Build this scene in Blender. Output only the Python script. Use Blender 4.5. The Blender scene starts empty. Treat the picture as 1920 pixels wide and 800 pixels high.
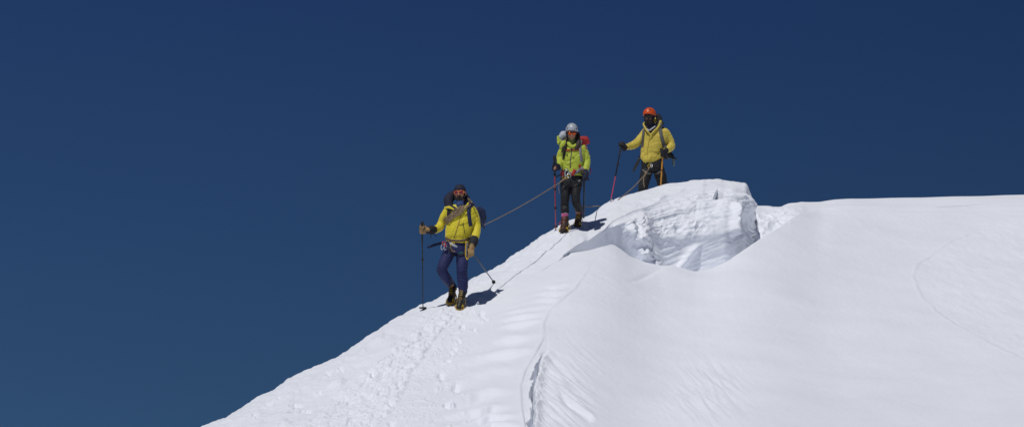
import bpy, math, random
import numpy as np
from mathutils import Vector, Matrix
from mathutils.bvhtree import BVHTree

C = bpy.context.scene.collection
F = 7920.0                      # focal length of the lens in source pixels (1920 wide)
PITCH = math.radians(10.0)
CP, SP = math.cos(PITCH), math.sin(PITCH)
random.seed(4)

# ------------------------------------------------------------------ camera geometry
def W(px, py, y):
    """world point seen at photo pixel (px,py) standing y metres away"""
    xc = (px - 960.0) / F; yc = (400.0 - py) / F
    dy = CP - yc * SP; dz = SP + yc * CP
    return Vector((xc * y / dy, y, dz * y / dy))

def row_to_z(row, y):
    yc = (400.0 - row) / F
    return (SP + yc * CP) / (CP - yc * SP) * y

# ------------------------------------------------------------------ materials
def mat(name, col, rough=0.7, bump=0.0, bscale=60.0, metal=0.0, var=0.0, vscale=8.0, spec=0.4, sheen=0.0, sss=0.0):
    m = bpy.data.materials.new(name); m.use_nodes = True
    nt = m.node_tree; b = nt.nodes['Principled BSDF']
    b.inputs['Base Color'].default_value = (*col, 1)
    b.inputs['Roughness'].default_value = rough
    b.inputs['Metallic'].default_value = metal
    b.inputs['Specular IOR Level'].default_value = spec
    if sheen: b.inputs['Sheen Weight'].default_value = sheen
    tc = nt.nodes.new('ShaderNodeTexCoord')
    if var > 0:
        n = nt.nodes.new('ShaderNodeTexNoise'); n.inputs['Scale'].default_value = vscale; n.inputs['Detail'].default_value = 5
        nt.links.new(tc.outputs['Object'], n.inputs['Vector'])
        r = nt.nodes.new('ShaderNodeValToRGB')
        r.color_ramp.elements[0].position = 0.3; r.color_ramp.elements[1].position = 0.7
        r.color_ramp.elements[0].color = (*[c * (1 - var) for c in col], 1)
        r.color_ramp.elements[1].color = (*[min(1, c * (1 + var)) for c in col], 1)
        nt.links.new(n.outputs['Fac'], r.inputs['Fac']); nt.links.new(r.outputs['Color'], b.inputs['Base Color'])
    if bump > 0:
        n = nt.nodes.new('ShaderNodeTexNoise'); n.inputs['Scale'].default_value = bscale; n.inputs['Detail'].default_value = 4
        nt.links.new(tc.outputs['Object'], n.inputs['Vector'])
        bp = nt.nodes.new('ShaderNodeBump'); bp.inputs['Strength'].default_value = 1.0; bp.inputs['Distance'].default_value = bump
        nt.links.new(n.outputs['Fac'], bp.inputs['Height']); nt.links.new(bp.outputs['Normal'], b.inputs['Normal'])
    return m

def snow_mat():
    m = bpy.data.materials.new('snow'); m.use_nodes = True
    nt = m.node_tree; b = nt.nodes['Principled BSDF']; L = nt.links
    b.inputs['Roughness'].default_value = 0.55
    b.inputs['Specular IOR Level'].default_value = 0.25
    g = nt.nodes.new('ShaderNodeNewGeometry')
    n1 = nt.nodes.new('ShaderNodeTexNoise'); n1.inputs['Scale'].default_value = 1.1; n1.inputs['Detail'].default_value = 6
    L.new(g.outputs['Position'], n1.inputs['Vector'])
    r = nt.nodes.new('ShaderNodeValToRGB'); r.color_ramp.elements[0].position = .3; r.color_ramp.elements[1].position = .7
    r.color_ramp.elements[0].color = (.785, .812, .865, 1); r.color_ramp.elements[1].color = (.83, .853, .902, 1)
    L.new(n1.outputs['Fac'], r.inputs['Fac']); L.new(r.outputs['Color'], b.inputs['Base Color'])
    n2 = nt.nodes.new('ShaderNodeTexNoise'); n2.inputs['Scale'].default_value = 13; n2.inputs['Detail'].default_value = 7; n2.inputs['Roughness'].default_value = .6
    L.new(g.outputs['Position'], n2.inputs['Vector'])
    bp = nt.nodes.new('ShaderNodeBump'); bp.inputs['Strength'].default_value = 1.0; bp.inputs['Distance'].default_value = 0.008
    L.new(n2.outputs['Fac'], bp.inputs['Height'])
    L.new(bp.outputs['Normal'], b.inputs['Normal'])
    return m

# ------------------------------------------------------------------ noise (vectorised gradient noise)
def _hash(i, j, k, s):
    h = (i * 374761393 + j * 668265263 + k * 2147483647 + s * 974634777) & 0xFFFFFFFF
    h = ((h ^ (h >> 13)) * 1274126177) & 0xFFFFFFFF
    h = ((h ^ (h >> 16)) * 2246822519) & 0xFFFFFFFF
    return h ^ (h >> 15)
def pn(x, y, z, s=0):
    x = np.asarray(x, float); y = np.asarray(y, float) + 0 * x; z = np.asarray(z, float) + 0 * x
    xi = np.floor(x).astype(np.int64); yi = np.floor(y).astype(np.int64); zi = np.floor(z).astype(np.int64)
    xf, yf, zf = x - xi, y - yi, z - zi
    fade = lambda t: t * t * t * (t * (t * 6 - 15) + 10)
    u, v, w = fade(xf), fade(yf), fade(zf)
    def g(a, b, c):
        h = _hash(xi + a, yi + b, zi + c, s)
        gx = (h & 1023) / 511.5 - 1; gy = ((h >> 10) & 1023) / 511.5 - 1; gz = ((h >> 20) & 1023) / 511.5 - 1
        return gx * (xf - a) + gy * (yf - b) + gz * (zf - c)
    l = lambda a, b, t: a + (b - a) * t
    return l(l(l(g(0,0,0), g(1,0,0), u), l(g(0,1,0), g(1,1,0), u), v),
             l(l(g(0,0,1), g(1,0,1), u), l(g(0,1,1), g(1,1,1), u), v), w)
def fbm(x, y, z, o=4, s=0, r=.5):
    t = 0; a = 1.0; f = 1.0
    for k in range(o):
        t = t + a * pn(x * f, y * f, z * f, s + k * 17); a *= r; f *= 2.03
    return t
def ridged(x, y, z, o=4, s=0):
    t = 0; a = 1.0; f = 1.0
    for k in range(o):
        t = t + a * (1 - 2.2 * np.abs(pn(x * f, y * f, z * f, s + k * 13))); a *= .5; f *= 2.03
    return t
def ss(x, a, b):
    t = np.clip((x - a) / (b - a), 0, 1); return t * t * (3 - 2 * t)

# ------------------------------------------------------------------ mesh linking
def mesh_from(name, V, Fc, smooth=True):
    me = bpy.data.meshes.new(name)
    me.from_pydata([tuple(v) for v in V], [], Fc); me.update()
    if smooth: me.polygons.foreach_set('use_smooth', [True] * len(me.polygons))
    return me
def tag(o, label=None, cat=None, group=None, kind=None):
    if label: o['label'] = label
    if cat: o['category'] = cat
    if group: o['group'] = group
    if kind: o['kind'] = kind
    return o

# ------------------------------------------------------------------ shape soup
def catmull(P, n):
    P = [Vector(p) for p in P]
    if len(P) < 3 or n <= 1: return P
    out = []
    Q = [P[0] * 2 - P[1]] + P + [P[-1] * 2 - P[-2]]
    for i in range(1, len(Q) - 2):
        for k in range(n):
            t = k / n
            a, b, c, d = Q[i-1], Q[i], Q[i+1], Q[i+2]
            out.append(0.5 * ((2*b) + (c - a) * t + (2*a - 5*b + 4*c - d) * t*t + (3*b - a - 3*c + d) * t**3))
    out.append(P[-1]); return out
def lerplist(R, n):
    out = []
    for i in range(len(R) - 1):
        for k in range(n): out.append(R[i] + (R[i+1] - R[i]) * k / n)
    out.append(R[-1]); return out

class MB:
    def __init__(s): s.v = []; s.f = []
    def ring_loft(s, rings, cap=True):
        b = len(s.v); n = len(rings[0])
        for r in rings: s.v += [Vector(p) for p in r]
        for i in range(len(rings) - 1):
            for j in range(n):
                k = (j + 1) % n
                s.f.append((b + i*n + j, b + i*n + k, b + (i+1)*n + k, b + (i+1)*n + j))
        if cap:
            s.f.append(tuple(b + j for j in reversed(range(n))))
            s.f.append(tuple(b + (len(rings)-1)*n + j for j in range(n)))
        return s
    def tube(s, P, R, n=12, sub=5, round=True, flat=1.0, wide=None, closed=False):
        if not isinstance(R, (list, tuple)): R = [R] * len(P)
        if len(P) > 2: Q = catmull(P, sub); RR = lerplist(list(R), sub)
        else: Q = [Vector(p) for p in P]; RR = list(R)
        # hemispherical ends
        if round and not closed:
            t0 = (Q[0] - Q[1]).normalized(); t1 = (Q[-1] - Q[-2]).normalized()
            pre = []; post = []
            for a in (80, 55, 28):
                a = math.radians(a)
                pre.append((Q[0] + t0 * RR[0] * math.sin(a), RR[0] * math.cos(a)))
                post.append((Q[-1] + t1 * RR[-1] * math.sin(a), RR[-1] * math.cos(a)))
            post.reverse()
            Q = [p for p, _ in pre] + Q + [p for p, _ in post]
            RR = [r for _, r in pre] + RR + [r for _, r in post]
        rings = []; up = None
        for i in range(len(Q)):
            t = (Q[min(i+1, len(Q)-1)] - Q[max(i-1, 0)]).normalized()
            if up is None:
                up = Vector(wide) if wide is not None else (Vector((0,0,1)) if abs(t.z) < .9 else Vector((1,0,0)))
            if wide is not None: up = Vector(wide)
            a = (up - t * up.dot(t))
            if a.length < 1e-6: a = t.orthogonal()
            a.normalize(); b = t.cross(a).normalized(); up = a
            rings.append([Q[i] + a * RR[i] * math.cos(2*math.pi*k/n) + b * RR[i] * flat * math.sin(2*math.pi*k/n) for k in range(n)])
        return s.ring_loft(rings)
    def ell(s, c, r, M=None, n=16, m=10):
        c = Vector(c); rings = []
        for i in range(1, m):
            th = math.pi * i / m
            ring = []
            for k in range(n):
                ph = 2*math.pi*k/n
                p = Vector((r[0]*math.sin(th)*math.cos(ph), r[1]*math.sin(th)*math.sin(ph), r[2]*math.cos(th)))
                ring.append(c + (M @ p if M else p))
            rings.append(ring)
        return s.ring_loft(rings)
    def box(s, c, d, M=None, r=.15):
        """box with rounded section: superellipsoid"""
        c = Vector(c); rings = []; n = 24; m = 14
        def pw(x, e): return math.copysign(abs(x) ** e, x)
        e = r * 2
        for i in range(1, m):
            th = -math.pi/2 + math.pi * i / m
            ring = []
            for k in range(n):
                ph = 2*math.pi*k/n
                p = Vector((d[0]/2*pw(math.cos(th), e)*pw(math.cos(ph), e), d[1]/2*pw(math.cos(th), e)*pw(math.sin(ph), e), d[2]/2*pw(math.sin(th), e)))
                ring.append(c + (M @ p if M else p))
            rings.append(ring)
        return s.ring_loft(rings)
    def add(s, V, Fc):
        b = len(s.v); s.v += [Vector(v) for v in V]; s.f += [tuple(b + i for i in f) for f in Fc]; return s
    def build(s, name, m, parent=None, org=None, smooth=True):
        o0 = org if org is not None else (parent['_org'] if parent is not None else Vector((0,0,0)))
        o0 = Vector(o0)
        me = mesh_from(name, [v - o0 for v in s.v], s.f, smooth)
        return link(name, me, m, parent, o0)
    def remesh(s, voxel, smooth_it=4, org=None):
        """fuse the soup into one continuous skin; returns vertex array (world) and faces"""
        me = mesh_from('t', [v - org for v in s.v], s.f)
        o = bpy.data.objects.new('t', me); C.objects.link(o)
        r = o.modifiers.new('r', 'REMESH'); r.mode = 'VOXEL'; r.voxel_size = voxel
        if smooth_it:
            sm = o.modifiers.new('s', 'SMOOTH'); sm.iterations = smooth_it; sm.factor = .5
        dg = bpy.context.evaluated_depsgraph_get()
        me2 = bpy.data.meshes.new_from_object(o.evaluated_get(dg))
        bpy.data.objects.remove(o); bpy.data.meshes.remove(me)
        return me2

def link(name, me, m, parent, org):
    o = bpy.data.objects.new(name, me); C.objects.link(o)
    if isinstance(m, (list, tuple)):
        for x in m: me.materials.append(x)
    elif m: me.materials.append(m)
    o['_org'] = list(org)
    if parent is not None: o.parent = parent
    else: o.location = org
    return o

def skin(mb, name, m, parent, org, voxel=.009, it=4, disp=None):
    org = Vector(org); me = mb.remesh(voxel, it, org)
    me.name = name
    n = len(me.vertices)
    co = np.empty(n*3); me.vertices.foreach_get('co', co); co = co.reshape(-1, 3)
    if disp is not None:
        nr = np.empty(n*3); me.vertices.foreach_get('normal', nr); nr = nr.reshape(-1, 3)
        co = co + nr * disp(co)[:, None]
        me.vertices.foreach_set('co', co.ravel()); me.update()
    me.polygons.foreach_set('use_smooth', [True] * len(me.polygons))
    o = link(name, me, m, parent, org)
    return o

def bvh(o):
    org = Vector(o['_org'])
    return BVHTree.FromPolygons([v.co + org for v in o.data.vertices], [tuple(p.vertices) for p in o.data.polygons])

def empty(name, loc, label, cat, group=None):
    o = bpy.data.objects.new(name, None); C.objects.link(o); o.location = loc; o['_org'] = list(loc)
    o.empty_display_size = .1
    return tag(o, label, cat, group)
# ================================================================== TERRAIN
def cols():
    a = -4000 + 4250 * (1 - (1 - np.linspace(0, 1, 60, endpoint=False)) ** 2.2)
    b = np.arange(250, 1960, 1.6)
    c = 1960 + 3500 * np.linspace(0, 1, 60) ** 2.2
    return np.concatenate([a, b, c])
XS = cols(); NX = len(XS)
def cur(pts, sig=0.0):
    p = np.array(sorted(pts), float)
    y = np.interp(XS, p[:, 0], p[:, 1])
    if sig > 0:                                  # gaussian smoothing in pixel space
        d = np.arange(-3*sig, 3*sig + .1, max(sig/4, .5)); w = np.exp(-d*d/(2*sig*sig)); w /= w.sum()
        y = sum(wi * np.interp(XS + di, p[:, 0], p[:, 1]) for di, wi in zip(d, w))
    return y
S_PTS = [(-4000,3900),(-600,1400),(0,1010),(200,905),(380,798),(433,773),(457,757),(487,740),(513,729),(540,710),(567,699),(593,686),(627,667),
  (660,648),(697,625),(733,602),(767,586),(788,576),(843,548),(860,541),(878,532),(920,508),(940,496.5),(964,480),(1000,457),(1024,440),(1040,430),(1051,422),
  (1067,412),(1079,408.5),(1103,404),(1119,393.5),(1127,388),(1145,376),(1166,370),(1197,361),(1250,345.5),(1302,339),(1318,336.5),(1324,338),
  (1350,338),(1360,341.5),(1381,342),(1398,343.6),(1404,352),(1406,370),(1407,391),(1423,391),(1460,392.5),(1469,390.5),(1490,384),(1503,380.5),(1538,380),
  (1565,376),(1595,373.5),(1687,373),(1791,370),(1920,366.5),(2300,366),(3000,480),(5500,1500)]
SR = cur(S_PTS, 1.5)
YS = cur([(-4000,40),(0,51.5),(380,54.5),(600,57.6),(860,61.6),(1050,64.5),(1145,65.7),(1250,67),(1350,67.6),(1404,67.6),(1409,69.6),(1470,70.2),(1540,70.8),(1700,71.8),(1920,72.8),(2600,74),(5500,66)], 2)
gap = cur([(-4000,60),(1030,60),(1064,60),(1095,47),(1115,46),(1134,46),(1155,37),(1187,32),(1224,30),(1250,24),(1302,13),(1342,11),(1370,14),(1400,14),(1409,22),(1480,16),(1540,14),(5500,14)], 2.5)
FR = SR + gap
dF = cur([(-4000,2.7),(1064,2.7),(1095,2.2),(1134,1.9),(1187,1.5),(1250,1.35),(1302,1.15),(1342,1.1),(1358,1.15),(1372,1.25),(1400,.9),(1409,1.0),(1540,1.1),(5500,1.1)], 3)
YF = YS - dF
Rm = [(1064,474),(1095,468),(1120,463),(1134,460.5),(1145,457.5),(1153,458.5),(1166,467),(1182,480),(1211,492),(1239,498.5),(1258,499),(1284,506),(1302,511),(1320,508.5),
  (1337,504),(1368,490.5),(1400,469.5),(1434,446),(1460,428),(1480,413),(1503,401.5),(1532,396.5),(1560,394)]
RR_ = cur(Rm, 2)
wl = ss(XS, 1050, 1072); wr = 1 - ss(XS, 1530, 1570); wm = wl * wr          # 1 where a pit lies behind the rim
RR_ = RR_ * wm + (FR + 4) * (1 - wm)
yRm = cur([(1064,61.9),(1095,62.0),(1134,62.6),(1166,62.9),(1211,63),(1302,63),(1368,63.7),(1400,64.4),(1434,65.6),(1460,66.6),(1480,67.5),(1503,68.4),(1532,69.3),(1570,69.7)], 3)
YR = yRm * wm + (YF - .17) * (1 - wm)
PRm = cur([(1064,475),(1095,477),(1134,480),(1166,495),(1211,528),(1302,552),(1400,505),(1434,465),(1480,424),(1532,399),(1560,394)], 3)
PR = PRm * wm + (FR + 2) * (1 - wm)
yPm = cur([(1064,61.98),(1080,62.55),(1095,63.0),(1134,63.8),(1166,64.4),(1211,64.85),(1302,65.3),(1360,65.45),(1400,65.95),(1434,67.3),(1480,68.4),(1532,69.5),(1560,69.9)], 3)
YP = yPm * wm + (YF - .085) * (1 - wm)
CC = cur([(1064,0),(1134,.03),(1180,.04),(1300,.06),(1360,.06),(1400,.04),(1409,.0),(5500,0)], 3) * wm
cPow = cur([(1064,1),(1160,1.1),(1210,1.9),(1400,1.9),(1409,1),(5500,1)], 3)
s1 = cur([(-4000,26),(860,28),(1100,27),(1300,25),(1600,24),(5500,24)], 40)
p_ = 1.35
s0m = p_ * gap / dF
s0 = s0m * (1 - wm) + cur([(1064,27),(1110,16),(1145,9),(1300,4),(1400,6),(1480,10),(1560,14)], 10) * wm
LL = cur([(-4000,1.5),(1050,1.5),(1300,1.6),(5500,2.5)], 30)

def tile(a, n): return np.repeat(np.asarray(a)[:, None], n, 1)
segs = []   # each: (Y, ROW)
# A : near -> rim (u from U down to 0)
nA = 330
kA = cur([(-4000,26),(860,28),(1030,28.4),(1150,28.4),(1300,26),(1480,25),(1600,24),(1920,23),(5500,23)], 60)
c0 = YR + RR_ / kA
xg = np.arange(-4000, 5500, 4.0); cg = np.interp(xg, XS, c0)
wk = np.exp(-.5 * (np.arange(-45, 46) / 14.0) ** 2); wk /= wk.sum()
cS = np.interp(XS, xg, np.convolve(np.pad(cg, 45, mode='edge'), wk, 'valid'))
dl = YR - (cS - RR_ / kA) + .30 * wm
dg_ = np.interp(xg, XS, dl); wk2 = np.exp(-.5 * (np.arange(-12, 13) / 3.0) ** 2); wk2 /= wk2.sum()
dlS = np.interp(XS, xg, np.convolve(np.pad(dg_, 12, mode='edge'), wk2, 'valid'))
YR = cS - RR_ / kA + dlS
Lr = 22 + 16 * wm
vmax = np.maximum(90.0, 900 - RR_)
vv = vmax[:, None] * (1 - np.linspace(0, 1, nA)[None, :]) ** 1.08
rowA = RR_[:, None] + vv
yA = cS[:, None] - rowA / kA[:, None] + dlS[:, None] * np.exp(-vv / Lr[:, None])
# the field drops away to the right of the wind lip
_e = np.array([(470,1128),(490,1112),(512,1100),(544,1078),(584,1032),(608,1020),(636,1018),(664,1004),(696,984),(720,976),(760,978),(796,984),(900,990)], float)
_dx = XS[:, None] - np.interp(rowA, _e[:, 0], _e[:, 1])
_sm = lambda v, a, b: (lambda q_: q_*q_*(3-2*q_))(np.clip((v-a)/(b-a), 0, 1))
yA = yA + 1.25 * (1 - np.exp(-np.maximum(_dx, 0) / 150)) * _sm(rowA, 495, 680) * (1 - _sm(XS, 1180, 1640))[:, None]
YP = np.maximum(YP, YR + .03)
# near field
nN = 60
tN = np.linspace(0, 1, nN, endpoint=False)
# B
nB = 16
tB = np.linspace(0, 1, nB + 1)[1:]
yB = YR[:, None] + (YP - YR)[:, None] * tB
rB = RR_[:, None] + (PR - RR_)[:, None] * tB ** 1.6
# C
nC = 150
tC = np.linspace(0, 1, nC + 1)[1:]
tk = .52
oh = cur([(1150,0),(1215,.06),(1300,.13),(1360,.12),(1400,.03),(1409,0)], 4)[:, None] * wm[:, None]
bent = np.where(tC < tk, -oh * tC / tk, -oh * (1 - ((tC - tk) / (1 - tk)) ** 1.0) + (YF - YP)[:, None] * np.clip((tC - tk) / (1 - tk), 0, 1) ** 1.35)
strt = (YF - YP)[:, None] * tC[None, :]
for _ in range(10): bent[:, 1:-1] = (bent[:, :-2] + 2*bent[:, 1:-1] + bent[:, 2:]) / 4
kb = cur([(1150,0),(1220,1),(1360,1),(1388,.45),(1402,.3),(1409,0)], 4)[:, None]
yC = YP[:, None] + bent * kb + strt * (1 - kb) + CC[:, None] * np.sin(math.pi * tC) 
rC = PR[:, None] + (FR - PR)[:, None] * tC
# D
nD = 64
tD = np.linspace(0, 1, nD + 1)[1:]
yD = YF[:, None] + (YS - YF)[:, None] * tD
rD = SR[:, None] + (FR - SR)[:, None] * (1 - tD) ** p_
# E
nE = 60
tE = np.linspace(0, 1, nE + 1)[1:]
eY = 9.0 * tE ** 1.8
yE = YS[:, None] + eY[None, :]
cE = cur([(-4000,40),(1000,40),(1150,46),(1300,46),(1404,70),(1409,30),(5500,24)], 5)
rE = SR[:, None] + cE[:, None] * eY ** 1.35
Y = np.concatenate([yA, yB, yC, yD, yE], 1); ROW = np.concatenate([rowA, rB, rC, rD, rE], 1)
NT = Y.shape[1]
Z = row_to_z(ROW, Y)
# near field rows down to the photographer and behind, far rows down the back of the mountain
zA0 = Z[:, 0]; yA0 = Y[:, 0]
yN = -70 + (yA0[:, None] + 70) * tN ** .8
def hz(y, y1, z1):
    base = np.interp(y, [-70, -20, 2], [-22, -7, -1.75])
    t = np.clip((y - 2) / (y1 - 2), 0, 1)
    e = t ** 1.25
    return np.where(y < 2, base, -1.75 * (1 - e) + z1 * e)
zN = hz(yN, yA0[:, None], zA0[:, None])
nG = 26
g = np.linspace(0, 1, nG + 1)[1:]
yG = Y[:, -1:] + 170 * g ** 1.6
zG = Z[:, -1:] + (-62 - Z[:, -1:]) * g ** 1.25
Yf = np.concatenate([yN, Y, yG], 1); Zf = np.concatenate([zN, Z, zG], 1)
wY = np.where(Yf > 30, Yf, 22 + 8 * np.exp((np.minimum(Yf, 30) - 30) / 8.0))
slant = wY / CP
ycam = (Zf * CP - Yf * SP)                                     # camera-space height
depth = (Yf * CP + Zf * SP)
Xf = (XS[:, None] - 960) / F * np.where(Yf > 30, depth, wY)
ROWf = 400 - F * ycam / np.maximum(depth, 1)
NTf = Yf.shape[1]
seg = np.concatenate([np.zeros(nN), np.full(nA, 1), np.full(nB, 2), np.full(nC, 3), np.full(nD, 4), np.full(nE, 5), np.full(nG, 6)])
P = np.stack([Xf, Yf, Zf], -1)
def normals(P):
    du = np.gradient(P, axis=0); dv = np.gradient(P, axis=1)
    n = np.cross(du, dv); n /= np.maximum(np.linalg.norm(n, axis=-1, keepdims=True), 1e-9)
    return n
def blurT(a, k):
    for _ in range(k):
        b = a.copy(); b[:, 1:-1] = (a[:, :-2] + 2*a[:, 1:-1] + a[:, 2:]) / 4; a = b
    return a
N = normals(P)
XX = np.repeat(XS[:, None], NTf, 1); RW = ROWf
x, y, z = P[..., 0], P[..., 1], P[..., 2]
vis = (seg >= 1) & (seg <= 5); visM = np.repeat(vis[None, :], NX, 0)
isC = np.repeat((seg == 3)[None, :], NX, 0); isA = np.repeat(((seg == 1) | (seg == 2))[None, :], NX, 0)
isDE = np.repeat(((seg == 4) | (seg == 5))[None, :], NX, 0)
inb = (XX > 200) & (XX < 2000)
tCf = np.zeros(NTf); i0 = nN + nA + nB; tCf[i0:i0+nC] = tC; tCf[i0+nC:] = 1; tCf = np.repeat(tCf[None, :], NX, 0)

D = np.zeros_like(Xf)       # displacement along the normal, metres
Dz = np.zeros_like(Xf)      # straight up
Dy = np.zeros_like(Xf)      # out of the wall
# soft undulation everywhere
D += .10 * fbm(x*.22, y*.16, z*.2, 3, 5) * ss(y, 20, 45)
D += .018 * fbm(x*.8, y*.4, z*.8, 2, 9) * inb
# ---- edge line of the wind lip and the open crack below it
def rowcurve(pts, r, fill=None):
    p = np.array(sorted(pts), float); return np.interp(r, p[:, 0], p[:, 1])
XE = rowcurve([(470,1128),(490,1112),(512,1100),(544,1078),(584,1032),(608,1020),(636,1018),(664,1004),(696,984),(720,976),(760,978),(796,984),(880,990)], RW)
XE = XE + 1.8 * pn(RW*.06, 0, 0, 3)
XK = rowcurve([(650,1024),(670,1020),(684,1008),(700,1005),(720,1002),(736,998),(760,1000),(796,998),(880,1000)], RW)
A = isA.astype(float)
fE = ss(RW, 490, 540)
stp = rowcurve([(470,0),(540,.006),(620,.010),(680,.012),(800,.02),(880,.02)], RW)
dxE = XX - XE
dropprof = ss(dxE, 0, 2) * (1 - ss(dxE, 6, 160))
Dz -= A * fE * stp * np.clip(.55 + 2.4*pn(RW*.03, 5, 0, 207), .05, 1.5) * dropprof
Dz += A * fE * .008 * np.exp(-((dxE + 3) / 4) ** 2)
# left lip gently raised
Dz += A * fE * .03 * np.exp(-((dxE + 26) / 50) ** 2) * ss(RW, 560, 700)
# crack
kk = ss(RW, 655, 690)
kn = pn(x*7, y*2.2, z*3, 31)
kw = 1.6 + 4.5 * np.clip(pn(RW*.045, 0, 0, 8) + .25, 0, 1)
kd = np.exp(-np.abs((XX + 9*kn + 5*pn(x*22,y*5,z*9,35) - XK) / kw) ** 3)
Dz -= A * kk * kd * (.30 + .35*pn(RW*.07, 1, 0, 18)) 
Dz += A * kk * .05 * ridged(x*6, y*2.4, z*5, 3, 77) * np.exp(-((XX - XK - 6) / 11) ** 2)
# ---- wind ripples leaning on the lip
rip = rowcurve([(480,-3),(505,-2),(522,-1),(536,0),(552,1),(566,2),(580,3),(594,4),(608,5),(633,6),(664,7),(700,8),(737,9),(760,10),(778,11),(800,12),(860,14)], RW + .26*dxE*0 + .10*np.minimum(dxE, 0)*-1*(-1) + 11*fbm(XX*.012, RW*.015, 0, 3, 12) + .12*np.minimum(dxE + 60, 0))
ph = rip - np.floor(rip)
saw = np.where(ph < .72, ph / .72, (1 - ph) / .28)
saw = saw * saw * (3 - 2 * saw)
ln = rowcurve([(480,30),(560,45),(620,75),(700,105),(800,120)], RW)
mR = np.exp(-((dxE + ln*.72) / (ln*.55)) ** 2) * (1 - ss(dxE, -12, 0))
amp = rowcurve([(480,.014),(540,.040),(600,.06),(650,.075),(700,.11),(800,.125)], RW) * np.clip(.75 + 1.6*pn(XX*.016, RW*.022, 0, 44), 0, 1.6)
Dz += A * mR * amp * (saw - .5)
# streaks left of the ripples, soft wind texture
D += A * .012 * ss(-dxE, 20, 90) * fbm(x*1.3 , y*1.2 + x*.6, z*1.0, 3, 21)
# ---- trodden track
XT = rowcurve([(540,868),(575,850),(600,828),(630,796),(690,742),(740,702),(800,655),(880,600)], RW)
HW = rowcurve([(540,7),(575,10),(630,24),(690,36),(740,48),(800,66),(880,80)], RW)
dT = (XX - XT + 7*pn(RW*.035, 2, 0, 51)) / HW
mT = (1 - ss(np.abs(dT), .75, 1.15)) * ss(RW, 548, 570)
mTl = (1 - ss(-dT, .8, 2.0)) * (1 - ss(dT, .8, 1.1)) * ss(RW, 548, 570)
lump = fbm(x*6.5, y*3.2, z*5, 3, 61)
lump2 = ridged(x*9, y*4.5, z*7, 2, 66)
AD = (isA | isDE | isC) * (1 - ss(XX, 1050, 1095))
Dz += AD * mTl * (.046*lump + .024*lump2 + .010*ridged(x*19, y*9, z*14, 2, 67))
Dz -= AD * mT * .012
Dz += AD * .011 * fbm(x*15, y*7, z*12, 3, 69) * (1 - ss(dT, 2.2, 4.0))
# trail higher up the crest, past the second climber
cr = AD * ss(XX, 860, 900) * (1 - ss(RW - SR[:, None], 25, 60)) 
Dz += cr * (.03*lump + .012*lump2)
# random crusty dents on the left flank
cells = fbm(x*2.3 + 3, y*.9, z*1.5, 2, 71)
Dz += AD * .05 * ss(cells, .25, .6) * ss(-dT, 0, 1.2) * ss(RW - SR[:, None], 2, 20)
Dz += AD * .03 * fbm(x*3, y*1.1, z*2, 3, 74) * ss(-dT, .6, 2) 
# footprints and kicked-out clumps right of the track
rs = np.random.RandomState(7)
FP = [(905,590,9,5,1),(912,598,7,4,1),(868,612,7,6,1),(861,640,6,3,1),(853,652,7,3,1),(846,661,6,3,1),(858,657,4,3,1),(840,676,9,3,1),(828,702,8,7,1),(855,722,9,8,1),(838,758,7,4,1),
      (732,756,9,6,1),(877,785,7,4,1),(736,796,8,5,1),(480,778,6,4,1),(600,733,6,3,1),(618,700,8,4,1),(556,758,12,4,1),(505,757,9,3,1),(700,702,6,3,1),(925,545,6,3,1),(900,565,5,3,1),(890,618,5,3,1),(640,690,7,3,1),(530,745,14,4,1),(575,770,15,4,1)]
for (fx, fy, fw, fh, sg) in FP:
    i1, i2 = np.searchsorted(XS, [fx - 40, fx + 40]); sl_ = slice(i1, i2)
    wx = .55*pn(XX[sl_]*.22, RW[sl_]*.3, fx, 201); wy = .55*pn(XX[sl_]*.22, RW[sl_]*.3, fx + 9, 203)
    q = ((XX[sl_] - fx) / fw + wx) ** 2 + ((RW[sl_] - fy) / fh + wy) ** 2
    Dz[sl_] -= AD[sl_] * .045 * np.exp(-q**2.5)
    q2 = ((XX[sl_] - fx + fw*.9) / (fw*.8) + wy) ** 2 + ((RW[sl_] - fy - fh*1.1) / (fh*.8) + wx) ** 2
    Dz[sl_] += AD[sl_] * .022 * np.exp(-q2**2) * (1 + lump[sl_])
for _ in range(260):                                       # small scattered crumbs
    fy = 560 + 240 * rs.rand() ** .8
    tx = np.interp(fy, [540,575,630,690,740,800], [868,850,796,742,702,655]); hw = np.interp(fy, [540,800], [10, 70])
    fx = tx + hw * (1.0 + abs(rs.randn()) * 1.1)
    if fx > np.interp(fy, [560,640,700,800], [990,930,880,900]): continue
    s_ = 1.3 + 2.2 * rs.rand() ** 2
    i1, i2 = np.searchsorted(XS, [fx - 12, fx + 12])
    xx_ = XX[i1:i2]; rr_ = RW[i1:i2]
    Dz[i1:i2] += AD[i1:i2] * (.012 + .012*rs.rand()) * np.exp(-(((xx_ - fx) / s_) ** 2 + ((rr_ - fy) / (s_*.55)) ** 2))
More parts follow.
